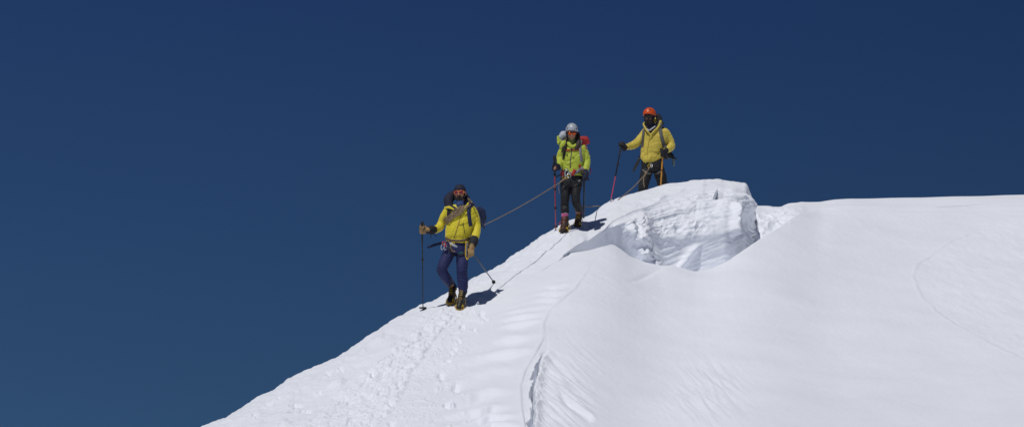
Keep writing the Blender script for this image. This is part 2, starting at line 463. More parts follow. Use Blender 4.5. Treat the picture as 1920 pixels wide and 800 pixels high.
# ---- right-hand field: faint texture, streaks below the crack, wind slab patch
FR_ = A * (XX > XE)
D += FR_ * .006 * fbm(x*5, y*5, z*5, 3, 81) * np.exp(-(((XX-1150)/130)**2 + ((RW-530)/70)**2))
D += FR_ * .004 * fbm(x*6, y*3, z*5, 3, 82)
a1 = (XX - 1000) * .66 + (RW - 650) * .75; b1 = -(XX - 1000) * .75 + (RW - 650) * .66
b1c = b1 + .0009 * (a1) ** 2
mS = np.exp(-(((XX-1052)/62)**2 + ((RW-738)/70)**2)) * (XX > XK + 4)
D += FR_ * mS * .032 * ridged(b1c*.10, a1*.011, 0, 3, 91)
b2 = b1 - 45
bb_ = b1c - 26
Dz += FR_ * .03 * np.exp(-(bb_ / 2.5) ** 2) * ss(a1, 95, 120) * (1 - ss(a1, 165, 180))
Dz -= FR_ * .05 * np.exp(-((bb_ - 8) / 6.0) ** 2) * ss(a1, 95, 120) * (1 - ss(a1, 165, 180))
m2 = np.exp(-(((XX-1330)/60)**2 + ((RW-745)/55)**2))
D += FR_ * m2 * .035 * ridged(b1*.05, a1*.012, 0, 3, 95)
fold = (RW - 517) + (XX - 1210) * .42
Dz -= FR_ * .02 * np.exp(-(fold / 5) ** 2) * np.exp(-((XX - 1212) / 24) ** 2)
XB = rowcurve([(385,2000),(415,1860),(449,1785),(478,1745),(492,1722),(518,1713),(553,1728),(581,1756),(610,1797),(642,1860),(668,1920),(720,2060)], RW)
XB = XB + 3*pn(RW*.09, 0, 0, 6) + 2*pn(RW*.3, 0, 0, 6)
ins = ss(XX - XB, -1, 5) * ss(RW, 385, 430)
Dz -= FR_ * .008 * (1 - .7*ss(XX, 1740, 1800)*(1-ss(RW,490,520))) * ins * (1 - ss(XX - XB, 20, 220))
Dz += FR_ * .006 * np.clip(.6 + 2.5*pn(RW*.05, 3, 0, 61), 0, 1.4) * np.exp(-((XX - XB + 3)/3.0)**2) * ss(RW, 400, 440)
D += FR_ * ins * .011 * fbm(x*5 + y*.8, y*1.4, z*4, 4, 101)
D += (FR_ + isDE * (XX > 1540)) * .006 * fbm(x*1.2, y*.5, z*1.2, 2, 103)
# crest layering on the right
D += (XX > 1480) * (isDE | isA) * .02 * pn(x*.35, RW*.14, 0, 107) * (1 - ss(RW - SR[:, None], 20, 45))
# ---- cornice face
cf = isC * (1 - ss(tCf, .88, 1.0)) * ss(XX, 1115, 1160) * (1 - ss(XX, 1404, 1410))
top = ss(XX, 1110, 1150) * (1 - ss(XX, 1404, 1410)) * isDE * (1 - ss(FR[:, None] - RW, 4, 30)) 
chunk = np.exp(-np.abs((XX - 1186 - (RW - 440)*.35) / 32) ** 4)
brk = ridged(x*2.6, y*2.6, z*2.6, 4, 111)
D += cf * chunk * (.07 * brk + .035 * ridged(x*6, y*6, z*6, 3, 113))
slab = np.exp(-np.abs((XX - 1164 - (RW-435)*.35) / 12) ** 4) * np.exp(-np.abs((RW - 440) / 28) ** 4)
Dy += cf * slab * .22
Dy += cf * .32 * np.exp(-(((XX-1198)/14)**2 + ((RW-466)/24)**2))
Dy += cf * chunk * ((.85 * (1 - tCf) ** .8 + .06) * (1 + .3*pn(x*3, z*3, 0, 119)) + .07 * ridged(x*3.2, y*3.2, z*3.2, 3, 118))
upb = ss(tCf, .45, .7)
lay = RW + .16 * (XX - 1200) - .0006 * (XX - 1290) ** 2
strat = pn(lay * .17, XX*.006, 0, 121) + .7*pn(lay * .38, XX*.01, 0, 122)
mid = (1 - chunk)
D += cf * mid * upb * (.040 * ss(XX, 1185, 1235) * (1 - .5*ss(XX, 1335, 1360)) * strat + .035 * fbm(x*3, y*3, z*6, 4, 123))
# rounded overhanging brow
D += cf * mid * .05 * np.exp(-((tCf - .84) / .12) ** 2) * ss(XX, 1190, 1240)
# crumbled transition band mid-face
band = np.exp(-((tCf - .60) / .09) ** 2) * ss(XX, 1200, 1230) * (1 - ss(XX, 1300, 1360))
D += cf * band * .05 * ridged(x*4.5, y*4.5, z*4.5, 4, 131)
# scraped, drifted lower wall
a3 = (XX - 1250) * .93 - (RW - 460) * .36; b3 = (XX - 1250) * .36 + (RW - 460) * .93
D += cf * mid * (1 - upb) * (.018 * fbm(a3*.012, b3*.085, 0, 4, 141) + .008 * fbm(x*5, y*5, z*5, 3, 142))
bd = (XX - 1290) * .80 + (RW - 478) * .60
D += cf * .07 * np.exp(-(bd / 7) ** 2) * ss(RW, 452, 470) * ss(1330 - XX, 0, 20)
# vertical rib and side facet, dark pocket
D += cf * .11 * np.exp(-((XX - 1369.5) / 4.5) ** 2) * ss(RW, 385, 400) * (1 - ss(RW, 438, 446)) * (1 + .5*ridged(x*8, y*8, z*8, 2, 151))
D -= cf * .10 * ss(XX, 1370, 1402) * ss(RW, 388, 415)
pk = ss((RW - 358) * .42 - np.abs(XX - 1346), -1.5, 1.5) * (1 - ss(RW, 375, 380))
D -= cf * .75 * pk
D += cf * .05 * ridged(x*3, y*3, z*3, 3, 161) * ss(XX, 1340, 1360) * (1 - ss(RW, 395, 420))
D += cf * .03 * (.25 + .75*upb*(1-chunk) + .75*chunk) * fbm(x*7, y*7, z*7, 3, 162)
D += top * .04 * fbm(x*3.5, y*3, z*4, 4, 171) * ss(XX, 1150, 1200)
D += (isDE * ss(XX, 1050, 1095) * (XX < 1406)) * .016 * fbm(x*3, y*1.5, z*3, 4, 173)
# lip above the shadow notch sticks out
D += cf * .05 * ss(tCf, .75, 1) * (XX < 1160)
# small arc-shaped debris on lower rim and saddle
sad = (isC | isDE) * ss(XX, 1403, 1408) * (1 - ss(XX, 1470, 1520)) * (.25 + .75*ss(RW - SR[:, None], 3, 20))
D += sad * (.15 * fbm(x*2.0, y*1.3, z*2.2, 3, 181) + .055*ridged(x*3.4, y*2.2, z*3.4, 3, 183))
# rough crest silhouettes
D += isDE * (XX < 1300) * .018 * fbm(x*5, y*3, z*5, 3, 191) * (1 - .6*ss(XX, 1120, 1200))
D *= (np.repeat((seg >= 1)[None, :], NX, 0))
for fx, hh in ((1318, 2.2), (1400, 2)): pass

P2 = P + N * D[..., None]; P2[..., 2] += Dz; P2[..., 1] -= Dy * (1 - ss(tCf, .80, .98))
NRM = normals(P2)
# ---- lookups used to stand things on the snow
dep = P2[..., 1]*CP + P2[..., 2]*SP
RW2 = 400 - F * (P2[..., 2]*CP - P2[..., 1]*SP) / np.maximum(dep, 1)
def depth_at(px, row):
    i = int(np.argmin(np.abs(XS - px)))
    r = RW2[i, nN:nN+nA+nB+nC+nD]; yy = P2[i, nN:nN+nA+nB+nC+nD, 1]
    k = np.where((r[:-1] >= row) & (r[1:] < row))[0]
    if len(k) == 0: return float(YS[i])
    k = k[0]; t = (r[k] - row) / (r[k] - r[k+1] + 1e-9)
    return float(yy[k] + (yy[k+1] - yy[k]) * t)
def row_behind(px, yy):
    i = int(np.argmin(np.abs(XS - px))); a = nN + nA + nB + nC + nD
    return float(np.interp(yy, P2[i, a:a+nE, 1], RW2[i, a:a+nE]))

# ---- split the one surface into its named pieces (shared border, shared normals)
idx = np.arange(NX*NTf).reshape(NX, NTf)
q = np.stack([idx[:-1, :-1], idx[1:, :-1], idx[1:, 1:], idx[:-1, 1:]], -1).reshape(-1, 4)
fx_ = XX[:-1, :-1].ravel(); fr_ = RW[:-1, :-1].ravel(); fe_ = XE[:-1, :-1].ravel(); fs_ = np.repeat(seg[None, :-1], NX-1, 0).ravel()
corn = ((fs_ == 3) & (fx_ > 1068) & (fx_ < 1405)) | (((fs_ == 4) | (fs_ == 5)) & (fx_ > 1180) & (fx_ < 1405))
right = (((fs_ <= 1) & (fx_ > np.where(fs_ == 0, 985, fe_))) | ((fs_ > 1) & (fx_ >= 1068))) & ~corn
left = ~corn & ~right
SNOW = snow_mat()
co_all = P2.reshape(-1, 3); n_all = NRM.reshape(-1, 3)
def piece(name, mask):
    f = q[mask]; used, inv = np.unique(f, return_inverse=True); f = inv.reshape(-1, 4)
    me = bpy.data.meshes.new(name)
    me.vertices.add(len(used)); me.vertices.foreach_set('co', co_all[used].ravel())
    me.loops.add(len(f)*4); me.loops.foreach_set('vertex_index', f.ravel().astype(np.int32))
    me.polygons.add(len(f)); me.polygons.foreach_set('loop_start', np.arange(0, len(f)*4, 4, dtype=np.int32))
    me.polygons.foreach_set('loop_total', np.full(len(f), 4, dtype=np.int32))
    me.update(calc_edges=True); me.polygons.foreach_set('use_smooth', [True]*len(f))
    me.normals_split_custom_set_from_vertices(n_all[used].tolist())
    me.materials.append(SNOW)
    o = bpy.data.objects.new(name, me); C.objects.link(o)
    return tag(o, kind='structure')
piece('snow_ridge', left); piece('snow_field', right); piece('snow_cornice', corn)
# snow-covered lowlands far below, out to the horizon
mb = MB(); n = 64
rings = [[(r*math.cos(2*math.pi*k/n), r*math.sin(2*math.pi*k/n), zz) for k in range(n)] for r, zz in ((.1,-64),(300,-64),(1500,-160),(9000,-420),(40000,-520))]
mb.ring_loft(rings, cap=False)
o = mb.build('snow_lowland', SNOW); tag(o, kind='structure')
# ================================================================== PEOPLE
M = {}
def mk(n, *a, **k):
    M[n] = mat(n, *a, **k); return M[n]
mk('skin_tan', (.30,.15,.09), .55, .002, 40, var=.15)
mk('skin_dark', (.09,.045,.03), .5, .002, 40, var=.15)
mk('yellow_shell', (.64,.53,.020), .62, .0025, 38, var=.06, sheen=.15)
mk('mustard_shell', (.54,.42,.055), .68, .0025, 38, var=.08, sheen=.15)
mk('lime_shell', (.40,.47,.035), .6, .0025, 38, var=.06, sheen=.15)
mk('black_fabric', (.012,.012,.016), .8, .002, 60, var=.2)
mk('black_trouser', (.010,.010,.012), .7, .002, 40, var=.2)
mk('navy_trouser', (.012,.017,.080), .75, .002, 40, var=.15)
mk('navy_fabric', (.008,.010,.028), .8, .002, 70, var=.2)
mk('blue_web', (.010,.018,.060), .7, .001, 200)
mk('leather_tan', (.27,.165,.06), .6, .002, 70, var=.25)
mk('boot_black', (.015,.013,.012), .5, .003, 60, var=.3)
mk('boot_brown', (.045,.022,.014), .6, .003, 60, var=.3)
mk('boot_yellow', (.55,.33,.03), .5, .002, 60, var=.15)
mk('rubber', (.012,.012,.012), .6)
mk('steel', (.55,.56,.58), .3, metal=1.0)
mk('dark_steel', (.10,.10,.11), .35, metal=1.0)
mk('crampon_yellow', (.60,.40,.03), .4)
mk('alu_black', (.010,.010,.012), .35)
mk('pole_red', (.45,.025,.03), .35)
mk('pole_pink', (.45,.06,.10), .35)
mk('pole_orange', (.62,.27,.03), .4)
mk('rope_tan', (.25,.18,.115), .8, .003, 220, var=.25, vscale=60)
mk('orange_plastic', (.80,.14,.02), .35)
mk('lens_pink', (.16,.035,.055), .12, metal=.4)
mk('lens_orange', (.75,.10,.01), .12, metal=.6)
mk('lens_dark', (.01,.01,.012), .1)
mk('beard_dark', (.022,.016,.014), .9, .006, 90)
mk('beard_grey', (.07,.05,.042), .9, .006, 90)
mk('hair_dark', (.018,.009,.007), .6, .006, 60)
mk('gaiter_blue', (.05,.09,.22), .8, .003, 50, var=.45, vscale=25)
mk('helmet_grey', (.36,.38,.42), .32)
mk('helmet_orange', (.58,.075,.012), .35)
mk('red_fabric', (.36,.022,.022), .75, .002, 60, var=.15)
mk('grey_web', (.20,.19,.20), .75, .001, 120, var=.2)
mk('grey_fabric', (.09,.09,.085), .8, .002, 60, var=.25)
mk('white_fabric', (.45,.47,.50), .7, .002, 60)
mk('sock_pink', (.50,.10,.26), .9, .002, 120, var=.1)
mk('sock_pale', (.60,.36,.46), .9, .002, 120)
mk('lip', (.16,.06,.05), .5)

class Fig:
    """one climber: converts traced photo points into places on and around the body"""
    def __init__(s, label, y0, foot, yaw=0):
        s.y0 = y0; s.k = F / y0                        # pixels per metre here
        s.org = W(foot[0], foot[1], y0)
    def J(s, px, py, dy=0.0): return W(px, py, s.y0 + dy)
    def m(s, px): return px / s.k

def torso(fig, rows, n=40, e=2.4, yaw=0.0):
    mb = MB(); rings = []
    for (cx, cy, hw, b, dy) in rows:
        c = fig.J(cx, cy, dy); a = fig.m(hw); ring = []
        for k in range(n):
            t = 2*math.pi*k/n; ct, st = math.cos(t), math.sin(t)
            p = Vector((a*math.copysign(abs(ct)**(2/e), ct), b*math.copysign(abs(st)**(2/e), st), 0))
            ring.append(c + Matrix.Rotation(yaw, 3, 'Z') @ p)
        rings.append(ring)
    mb.ring_loft(rings); return mb
def resample(rows, n=4):
    out = []
    cols_ = list(zip(*rows))
    for i in range(len(rows)-1):
        for k in range(n):
            t = k/n; t2 = t*t*(3-2*t) if False else t
            out.append(tuple(a + (b-a)*t2 for a, b in zip(rows[i], rows[i+1])))
    out.append(rows[-1]); return out

def fold_fn(seed, amp=.009, f=7.0, zs=1.7, org=(0,0,0)):
    """cloth creases: narrow sharp valleys between taut panels, bending round each other"""
    def fn(co):
        x, y, z = co[:, 0], co[:, 1], co[:, 2]
        w1 = pn(x*4, y*4, z*4, seed+5); w2 = pn(x*5, y*5, z*5, seed+6)
        a = pn(x*f*.7 + 1.2*w1, y*f*.7, z*f*zs*.9 + 1.2*w2 - x*3, seed)
        b = pn(x*f*1.1 + w2, y*f*1.1, z*f*.6 + w1 + x*f*.8, seed+3)
        c = pn(x*f*1.2, y*f*1.2, z*f*1.5, seed+8)
        m1 = np.clip(.5 + 2.2*pn(x*3.1, y*3.1, z*3.1, seed+11), 0, 1); m2 = np.clip(.35 + 2.2*pn(x*3.3, y*3.3, z*3.3, seed+12), 0, 1)
        v = m1*(-1.2*np.exp(-(a/.07)**2) + .9*np.exp(-((a-.13)/.07)**2)) + m2*(-1.0*np.exp(-(b/.06)**2) + .8*np.exp(-((b-.12)/.06)**2))
        return amp * (v*.62 + .7*c)
    return fn

# ------------------------------------------------------------------ head pieces (local: x picture-right, -y forward, z up)
class Head:
    def __init__(s, c, yaw=0, pitch=0, roll=0, k=1.0):
        s.c = Vector(c); s.k = k
        s.R = Matrix.Rotation(math.radians(yaw), 3, 'Z') @ Matrix.Rotation(math.radians(roll), 3, 'Y') @ Matrix.Rotation(math.radians(pitch), 3, 'X')
    def p(s, x, y, z): return s.c + s.R @ Vector((x*s.k, y*s.k, z*s.k))
    def r(s, *a): return tuple(v*s.k for v in a)
def head_soup(mb, h):
    mb.ell(h.p(0,.012,.045), h.r(.076,.095,.085), h.R, 24, 16)
    mb.ell(h.p(0,-.022,-.03), h.r(.062,.070,.085), h.R, 24, 16)
    mb.ell(h.p(0,-.060,-.088), h.r(.030,.026,.024), h.R)
    for sx in (-1, 1):
        mb.ell(h.p(sx*.036,-.062,-.018), h.r(.024,.022,.022), h.R)                 # cheek
        mb.ell(h.p(sx*.078,.012,-.005), h.r(.009,.020,.030), h.R)                  # ear
        mb.tube([h.p(sx*.012,-.092,.030), h.p(sx*.030,-.090,.036), h.p(sx*.050,-.072,.032)], .009*h.k, 8, 3)   # brow
        mb.ell(h.p(sx*.032,-.074,.012), h.r(.014,.012,.010), h.R)                  # eye
    mb.tube([h.p(0,-.088,.022), h.p(0,-.104,.0), h.p(0,-.118,-.022)], [.008*h.k,.010*h.k,.014*h.k], 10, 4)
    mb.ell(h.p(-.012,-.105,-.026), h.r(.009,.010,.008), h.R); mb.ell(h.p(.012,-.105,-.026), h.r(.009,.010,.008), h.R)
    mb.ell(h.p(0,-.089,-.050), h.r(.024,.010,.006), h.R); mb.ell(h.p(0,-.087,-.062), h.r(.021,.010,.007), h.R)
def shell(h, rx, ry, rz, cz, cuts, name, m, parent, cy=0.012, n=40, th=.006, rim=None):
    """a cap: outer dome cut along a wavy rim, with thickness"""
    mb = MB(); rings = []
    for side in (0, 1):
        d = 0 if side == 0 else th
        seq = range(1, 15) if side == 0 else range(14, 0, -1)
        for i in seq:
            ring = []
            for k in range(n):
                ph = 2*math.pi*k/n
                cut = cuts(ph)                                # polar angle of the rim here
                th_ = cut * i / 14
                ring.append(h.p((rx-d)*math.sin(th_)*math.cos(ph), cy + (ry-d)*math.sin(th_)*math.sin(ph), cz + (rz-d)*math.cos(th_)))
            rings.append(ring)
    mb.ring_loft(rings)
    return mb.build(name, m, parent)
def sunglasses(h, parent, frame, lens, big=1.0, wrap=False):
    fr = MB()
    for sx in (-1, 1):
        P_ = []
        for k in range(17):
            a = 2*math.pi*k/16
            cx, cz = math.cos(a), math.sin(a)
            q = .65
            xx = math.copysign(abs(cx)**q, cx) * .030*big; zz = math.copysign(abs(cz)**q, cz) * .021*big
            P_.append(h.p(sx*.034 + xx, -.103 + abs(sx*.034+xx)*.32, .013 + zz))
        fr.tube(P_, .0036*h.k, 8, 1, round=False)
        fr.tube([h.p(sx*.064*big, -.084, .020), h.p(sx*.081, -.045, .020), h.p(sx*.083, .015, .012)], .0042*h.k, 8, 4)
    fr.tube([h.p(-.010,-.103,.020), h.p(0,-.106,.023), h.p(.010,-.103,.020)], .0045*h.k, 8, 4)
    g = fr.build('sunglasses', frame, parent)
    g['_org'] = parent['_org']
    for sx in (-1, 1):
        mb = MB(); mb.ell(h.p(sx*.034, -.095, .013), h.r(.028*big, .006, .0195*big), h.R @ Matrix.Rotation(sx*.30, 3, 'Z'), 20, 10)
        mb.build('lens', lens, g)
    return g

# ------------------------------------------------------------------ hands in gloves, closed round a shaft
def glove(fig, wrist, grip, axis, name, m, parent, sr=.014, thumb_up=True, bulk=1.0):
    """grip: centre of the fist on the shaft; axis: shaft direction (upwards)"""
    a = Vector(axis).normalized(); wv = (Vector(wrist) - Vector(grip)); w_ = (wv - a * wv.dot(a)).normalized(); b = a.cross(w_)
    g = Vector(grip); mb = MB(); r = .0135*bulk; R0 = sr + r*.85
    side = -1 if b.y > 0 else 1                           # fingers show on the side turned to the viewer
    palm = g + w_ * (R0 + .022)
    mb.ell(palm, (.030*bulk, .024*bulk, .044*bulk), Matrix((w_, b, a)).transposed(), 18, 12)
    mb.tube([Vector(wrist), palm + w_*.02], [.034*bulk, .031*bulk], 14)
    for i in range(4):
        off = (1.5 - i) * .0245 * bulk
        pts = []; L = [200, 215, 210, 190][i]
        for t in np.linspace(0, 1, 7):
            an = math.radians(35 + (L - 35) * t) * side
            rad = R0 * (1.35 - .35*min(1, t*1.6))
            pts.append(g + a*off*(1 - .12*t) + (w_*math.cos(an) + b*math.sin(an)) * rad)
        mb.tube(pts, [r*1.08, r*1.05, r, r*1.03, r*.96, r*.92, r*.86], 10, 3)
    pts = []
    for t in np.linspace(0, 1, 5):
        an = math.radians(-25 - 120*t) * side
        pts.append(g + a * (.030 + .018*math.sin(t*2)) * bulk + (w_*math.cos(an) + b*math.sin(an)) * R0 * (1.5 - .45*t))
    mb.tube(pts, [r*1.25, r*1.2, r*1.1, r, r*.9], 10, 3)
    return skin(mb, name, m, parent, fig.org, .0048, 1)

# ------------------------------------------------------------------ ribbons laid over cloth
def drape(fig, tree, pts, width, th, off=.004, sub=6, lat=3, y_from=-3.0, depth=None, closed_pts=None, default_dy=None):
    """pts: photo points; returns a MB with a ribbon resting on the surface below"""
    P_ = catmull([Vector((a, b, 0)) for a, b in pts], sub)
    rows_ = []; last = fig.y0 + (default_dy if default_dy is not None else -.12)
    for i, p in enumerate(P_):
        t = (P_[min(i+1, len(P_)-1)] - P_[max(i-1, 0)]).normalized(); s_ = Vector((-t.y, t.x, 0))
        row = []
        for j in range(lat):
            q = p + s_ * (j/(lat-1) - .5) * width * fig.k
            o = W(q.x, q.y, fig.y0 - 2.0); d = W(q.x, q.y, fig.y0 + 2.0) - o
            hit = tree.ray_cast(o, d.normalized(), 6.0)
            if hit[0] is not None: yy = hit[0].y; last = yy
            else: yy = last
            row.append((q.x, q.y, yy))
        rows_.append(row)
    ys = np.array([[r[2] for r in row] for row in rows_])
    for _ in range(2):
        ys[1:-1] = np.minimum(ys[1:-1], (ys[:-2] + ys[1:-1]*2 + ys[2:]) / 4)
    mb = MB(); rings = []
    for row, yr in zip(rows_, ys):
        f_ = [W(r[0], r[1], yy - off - th) for r, yy in zip(row, yr)]
        bk = [W(r[0], r[1], yy + .012) for r, yy in zip(row, yr)]
        rings.append(f_ + bk[::-1])
    mb.ring_loft(rings); return mb
def strands(fig, tree, pts, n, width, r, off=.006, sub=6, seed=1):
    """rope strands side by side over cloth: returns list of point lists"""
    P_ = catmull([Vector((a, b, 0)) for a, b in pts], sub); out = []
    for j in range(n):
        L_ = []; last = None; ln = []
        for i, p in enumerate(P_):
            t = (P_[min(i+1, len(P_)-1)] - P_[max(i-1, 0)]).normalized(); s_ = Vector((-t.y, t.x, 0))
            u = (j/(n-1) - .5) * width * fig.k * (1 + .22*math.sin(i*.5 + seed)) + .5*math.sin(i*.9 + j*2.1)
            q = p + s_ * u
            o = W(q.x, q.y, fig.y0 - 2.0); d = W(q.x, q.y, fig.y0 + 2.0) - o
            hit = tree.ray_cast(o, d.normalized(), 6.0)
            yy = hit[0].y if hit[0] is not None else (last if last is not None else fig.y0)
            last = yy; ln.append([q.x, q.y, yy])
        ys = [l[2] for l in ln]
        ys = [min(ys[k], (ys[max(0,k-1)] + ys[min(len(ys)-1,k+1)])/2) for k in range(len(ys))]
        out.append([W(l[0], l[1], yy - off - r*(1 + .8*(j % 2))) for l, yy in zip(ln, ys)])
    return out

# ------------------------------------------------------------------ boots with crampons
def boot(fig, ankle, toe, heel, parent, m_up, m_low, strap_m, w=.052, shaft=.12, lace=None, label=None, cramp='crampon_yellow'):
    ankle, toe, heel = Vector(ankle), Vector(toe), Vector(heel)
    fwd = (toe - heel).normalized(); up = (ankle - heel); up = (up - fwd*up.dot(fwd)).normalized(); sd = fwd.cross(up).normalized()
    L = (toe - heel).length
    mb = MB()
    q = lambda f, u, s_=0: heel + fwd*f*L + up*u + sd*s_
    mb.tube([q(.10,.045), q(.35,.05), q(.62,.046), q(.88,.036)], [w*.86, w*.88, w*.95, w*.72], 18, 4)
    mb.tube([q(.20,.05), q(.24,.10), ankle], [w*.92, w*.92, w*1.0], 18, 4)
    mb.tube([q(.55,.07), q(.32,.115)], [w*.62, w*.75], 14)
    bt = skin(mb, 'boot', m_up, parent, fig.org, .007, 3, lambda co: .003*pn(co[:,0]*30, co[:,1]*30, co[:,2]*30, 3))
    if label: bt['label'] = label
    bt['_org'] = list(fig.org)
    # rand / sole
    mb = MB(); rings = []
    def outline(f, sc=1.0):
        hw = np.interp(f, [0,.08,.3,.6,.8,.93,1.0], [.012,.036,.036,.048,.046,.030,.010]) * w/.052 * sc
        return hw
    for uo, sc in ((-.004,1.0), (.000,1.10), (.020,1.12), (.026,1.02)):
        ring = []
        for f in np.linspace(0, 1, 14): ring.append(q(f*1.04-.02, uo, outline(f, sc)))
        for f in np.linspace(1, 0, 14): ring.append(q(f*1.04-.02, uo, -outline(f, sc)))
        rings.append(ring)
    mb.ring_loft(rings); mb.build('sole', m_low, bt, fig.org)
    # crampon: frame, spikes, straps
    mb = MB()
    for s_ in (-1, 1):
        mb.tube([q(.02,-.010,s_*.020), q(.22,-.010,s_*.034), q(.45,-.010,s_*.030), q(.70,-.010,s_*.048), q(.93,-.010,s_*.034)], .006, 8, 4, flat=.5)
        for f, o_ in ((.04,.028), (.22,.038), (.52,.040), (.68,.050), (.84,.046)):
            b0 = q(f,-.008,s_*o_)
            mb.tube([b0, b0 - up*.040], [.0075, .0015], 6, round=False)
        b0 = q(.97,-.006,s_*.018)
        mb.tube([b0, b0 + fwd*.045 - up*.006], [.009,.002], 6, round=False)
        mb.tube([q(.90,-.006,s_*.034), q(1.02,-.018,s_*.030), q(1.05,-.040,s_*.026)], [.008,.006,.002], 6, 3, round=False)
    for f in (.06,.5,.9): mb.tube([q(f,-.010,-.034), q(f,-.010,.034)], .006, 8, flat=.5)
    mb.build('crampon', M['steel'], bt, fig.org)
    for f, uu in ((.74,.070), (.18,.120)):
        mb = MB()
        P_ = [q(f,-.004,-w*1.12), q(f-.02,.03,-w*1.12), q(f-.05,uu,-w*.62), q(f-.05,uu+.014,0), q(f-.05,uu,w*.62), q(f-.02,.03,w*1.12), q(f,-.004,w*1.12)]
        mb.tube(P_, .008, 8, 4, flat=.6); mb.build('crampon_strap', strap_m, bt, fig.org)
    mb = MB(); mb.tube([q(.0,.0,0), q(-.02,.05,0), q(.02,.10,0)], .016, 10, 4, flat=.5); mb.build('heel_lever', strap_m, bt, fig.org)
    mb = MB(); mb.tube([q(.80,.055,-w*.8), q(.97,.030,0), q(.80,.055,w*.8)], .009, 8, 5, flat=.7)
    mb.build('toe_bail', strap_m, bt, fig.org)
    mb = MB()                                                     # lacing
    for i in range(6):
        c_ = q(.50 - .045*i, .100 + .018*i + (0 if i < 3 else .012*(i-2)))
        mb.tube([c_ - sd*.022 + fwd*.012, c_ + sd*.022 + fwd*.012 + up*.008], .0035, 6)
    mb.build('lace', lace or M['dark_steel'], bt, fig.org)
    return bt

def gpole(top, tip, name, label, group, sections, grip_m, basket=True, grip_len=.13, r=.0085, locks=(.36,.66), strap=True, basket_r=.045, frac_b=.965, grip=True, sc=1.0):
    top, tip = Vector(top), Vector(tip); ax = (top - tip).normalized(); L = (top - tip).length
    t = empty(name, tip, label, 'trekking pole', group)
    mb = MB()
    def at(f): return top + (tip - top) * f
    if grip:
        mb.tube([top + ax*.004, at(.02), at(.05), at(grip_len/L)], [.017*sc, .020*sc, .0155*sc, .0135*sc], 14, 4, wide=(0,1,0))
        mb.tube([at(grip_len/L - .01), at(min(.9, grip_len/L + .12))], [.0125*sc, .0118*sc], 12)
        mb.build('grip', grip_m, t, tip)
    k0 = grip_len/L + .08 if grip else 0
    for (f0, f1, m_, rr) in sections:
        mb = MB(); mb.tube([at(f0), at(f1)], r*rr, 12); mb.build('shaft', m_, t, tip)
    for f in locks:
        mb = MB(); mb.tube([at(f - .012), at(f + .012)], .0165*sc, 12, round=False); mb.ell(at(f) + Vector((.012,-.008,0)), (.010,.008,.016)); mb.build('lock', M['alu_black'], t, tip)
    if basket:
        mb = MB(); c_ = at(frac_b); n = 20; rg = []
        e1 = ax.orthogonal().normalized(); e2 = ax.cross(e1)
        for rad, h_ in ((.010,.012), (.018,.006), (basket_r,.003), (basket_r,-.003), (.018,-.002), (.010,-.006)):
            rg.append([c_ + ax*h_ + (e1*math.cos(2*math.pi*k/n) + e2*math.sin(2*math.pi*k/n)) * rad * (1 + .12*math.cos(6*math.pi*k/n)*(rad > .03)) for k in range(n)])
        mb.ring_loft(rg); mb.build('basket', M['rubber'], t, tip)
    mb = MB(); mb.tube([at(.955), tip], [.006,.003], 8); mb.build('tip', M['dark_steel'], t, tip)
    if strap:
        mb = MB(); mb.tube([top, top + Vector((.025,-.01,-.02)), top + Vector((.035,-.015,-.09)), top + Vector((.015,-.01,-.12))], .006, 8, 5, flat=.35); mb.build('wrist_strap', M['black_fabric'], t, tip)
    return t

def body_mesh(fig, head, neck, shoulders, spine, arms, legs, name_label, m, k=1.0, group=None):
    """the continuous body under the clothes; the top-level object"""
    mb = MB(); head_soup(mb, head)
    mb.tube([head.p(0,.02,-.05), neck], [.052*k, .056*k], 16)
    mb.tube([shoulders[0], (shoulders[0]+shoulders[1])/2 + Vector((0,0,.02)), shoulders[1]], [.055*k,.075*k,.055*k], 14, 4)
    mb.tube(spine, [.10*k, .115*k, .10*k, .115*k][:len(spine)], 18, 4)
    for a in arms: mb.tube(a, [.042*k,.038*k,.033*k,.026*k,.024*k][:len(a)], 12, 3)
    for l in legs: mb.tube(l, [.066*k,.046*k,.038*k,.032*k,.03*k][:len(l)], 14, 3)
    # hands: palm and fingers inside the gloves
    for a in arms:
        wv = (a[-1] - a[-2]).normalized(); s_ = wv.orthogonal().normalized()
        mb.ell(a[-1] + wv*.02, (.022,.022,.022))
    o = skin(mb, 'person', m, None, fig.org, .007, 2)
    o['_org'] = list(fig.org)
    return tag(o, name_label, 'person', group)
mk('harness_brown', (.10,.065,.045), .75, .001, 120, var=.3)
# ------------------------------------------------------------------ climber one: yellow jacket, navy trousers, black beanie
ROPED = 'climbers roped together on the snow ridge'
yf = depth_at(859, 578)
f1 = Fig('one', yf + .10, (858, 580)); J = f1.J
yr = depth_at(845, 569) - f1.y0; yl = yf - f1.y0
h1 = Head(J(862.5, 363.3, -.06), yaw=-10, pitch=4, roll=-2, k=1.0)
b1 = body_mesh(f1, h1, J(864,386,.0), (J(843,399), J(882,399)), [J(865,402), J(864,420), J(860,440), J(857,460)],
   [[J(838,397,0), J(829,414,.04), J(823,428,-.04), J(811,431,-.17), J(803,431,-.25)], [J(887,397), J(891,414,.03), J(893,430,.0), J(891,448,-.09), J(887,458,-.13)]],
   [[J(846,468), J(833,498,-.14), J(835,512,-.02), J(848,535,yr+.05), J(849,548,yr+.05)], [J(868,468), J(866,505,-.08), J(867,520,-.04), J(866,548,yl+.08), J(865,560,yl+.08)]],
   'person in bright yellow jacket, navy trousers and dark beanie, lowest of the three climbers', M['skin_tan'], group=ROPED)
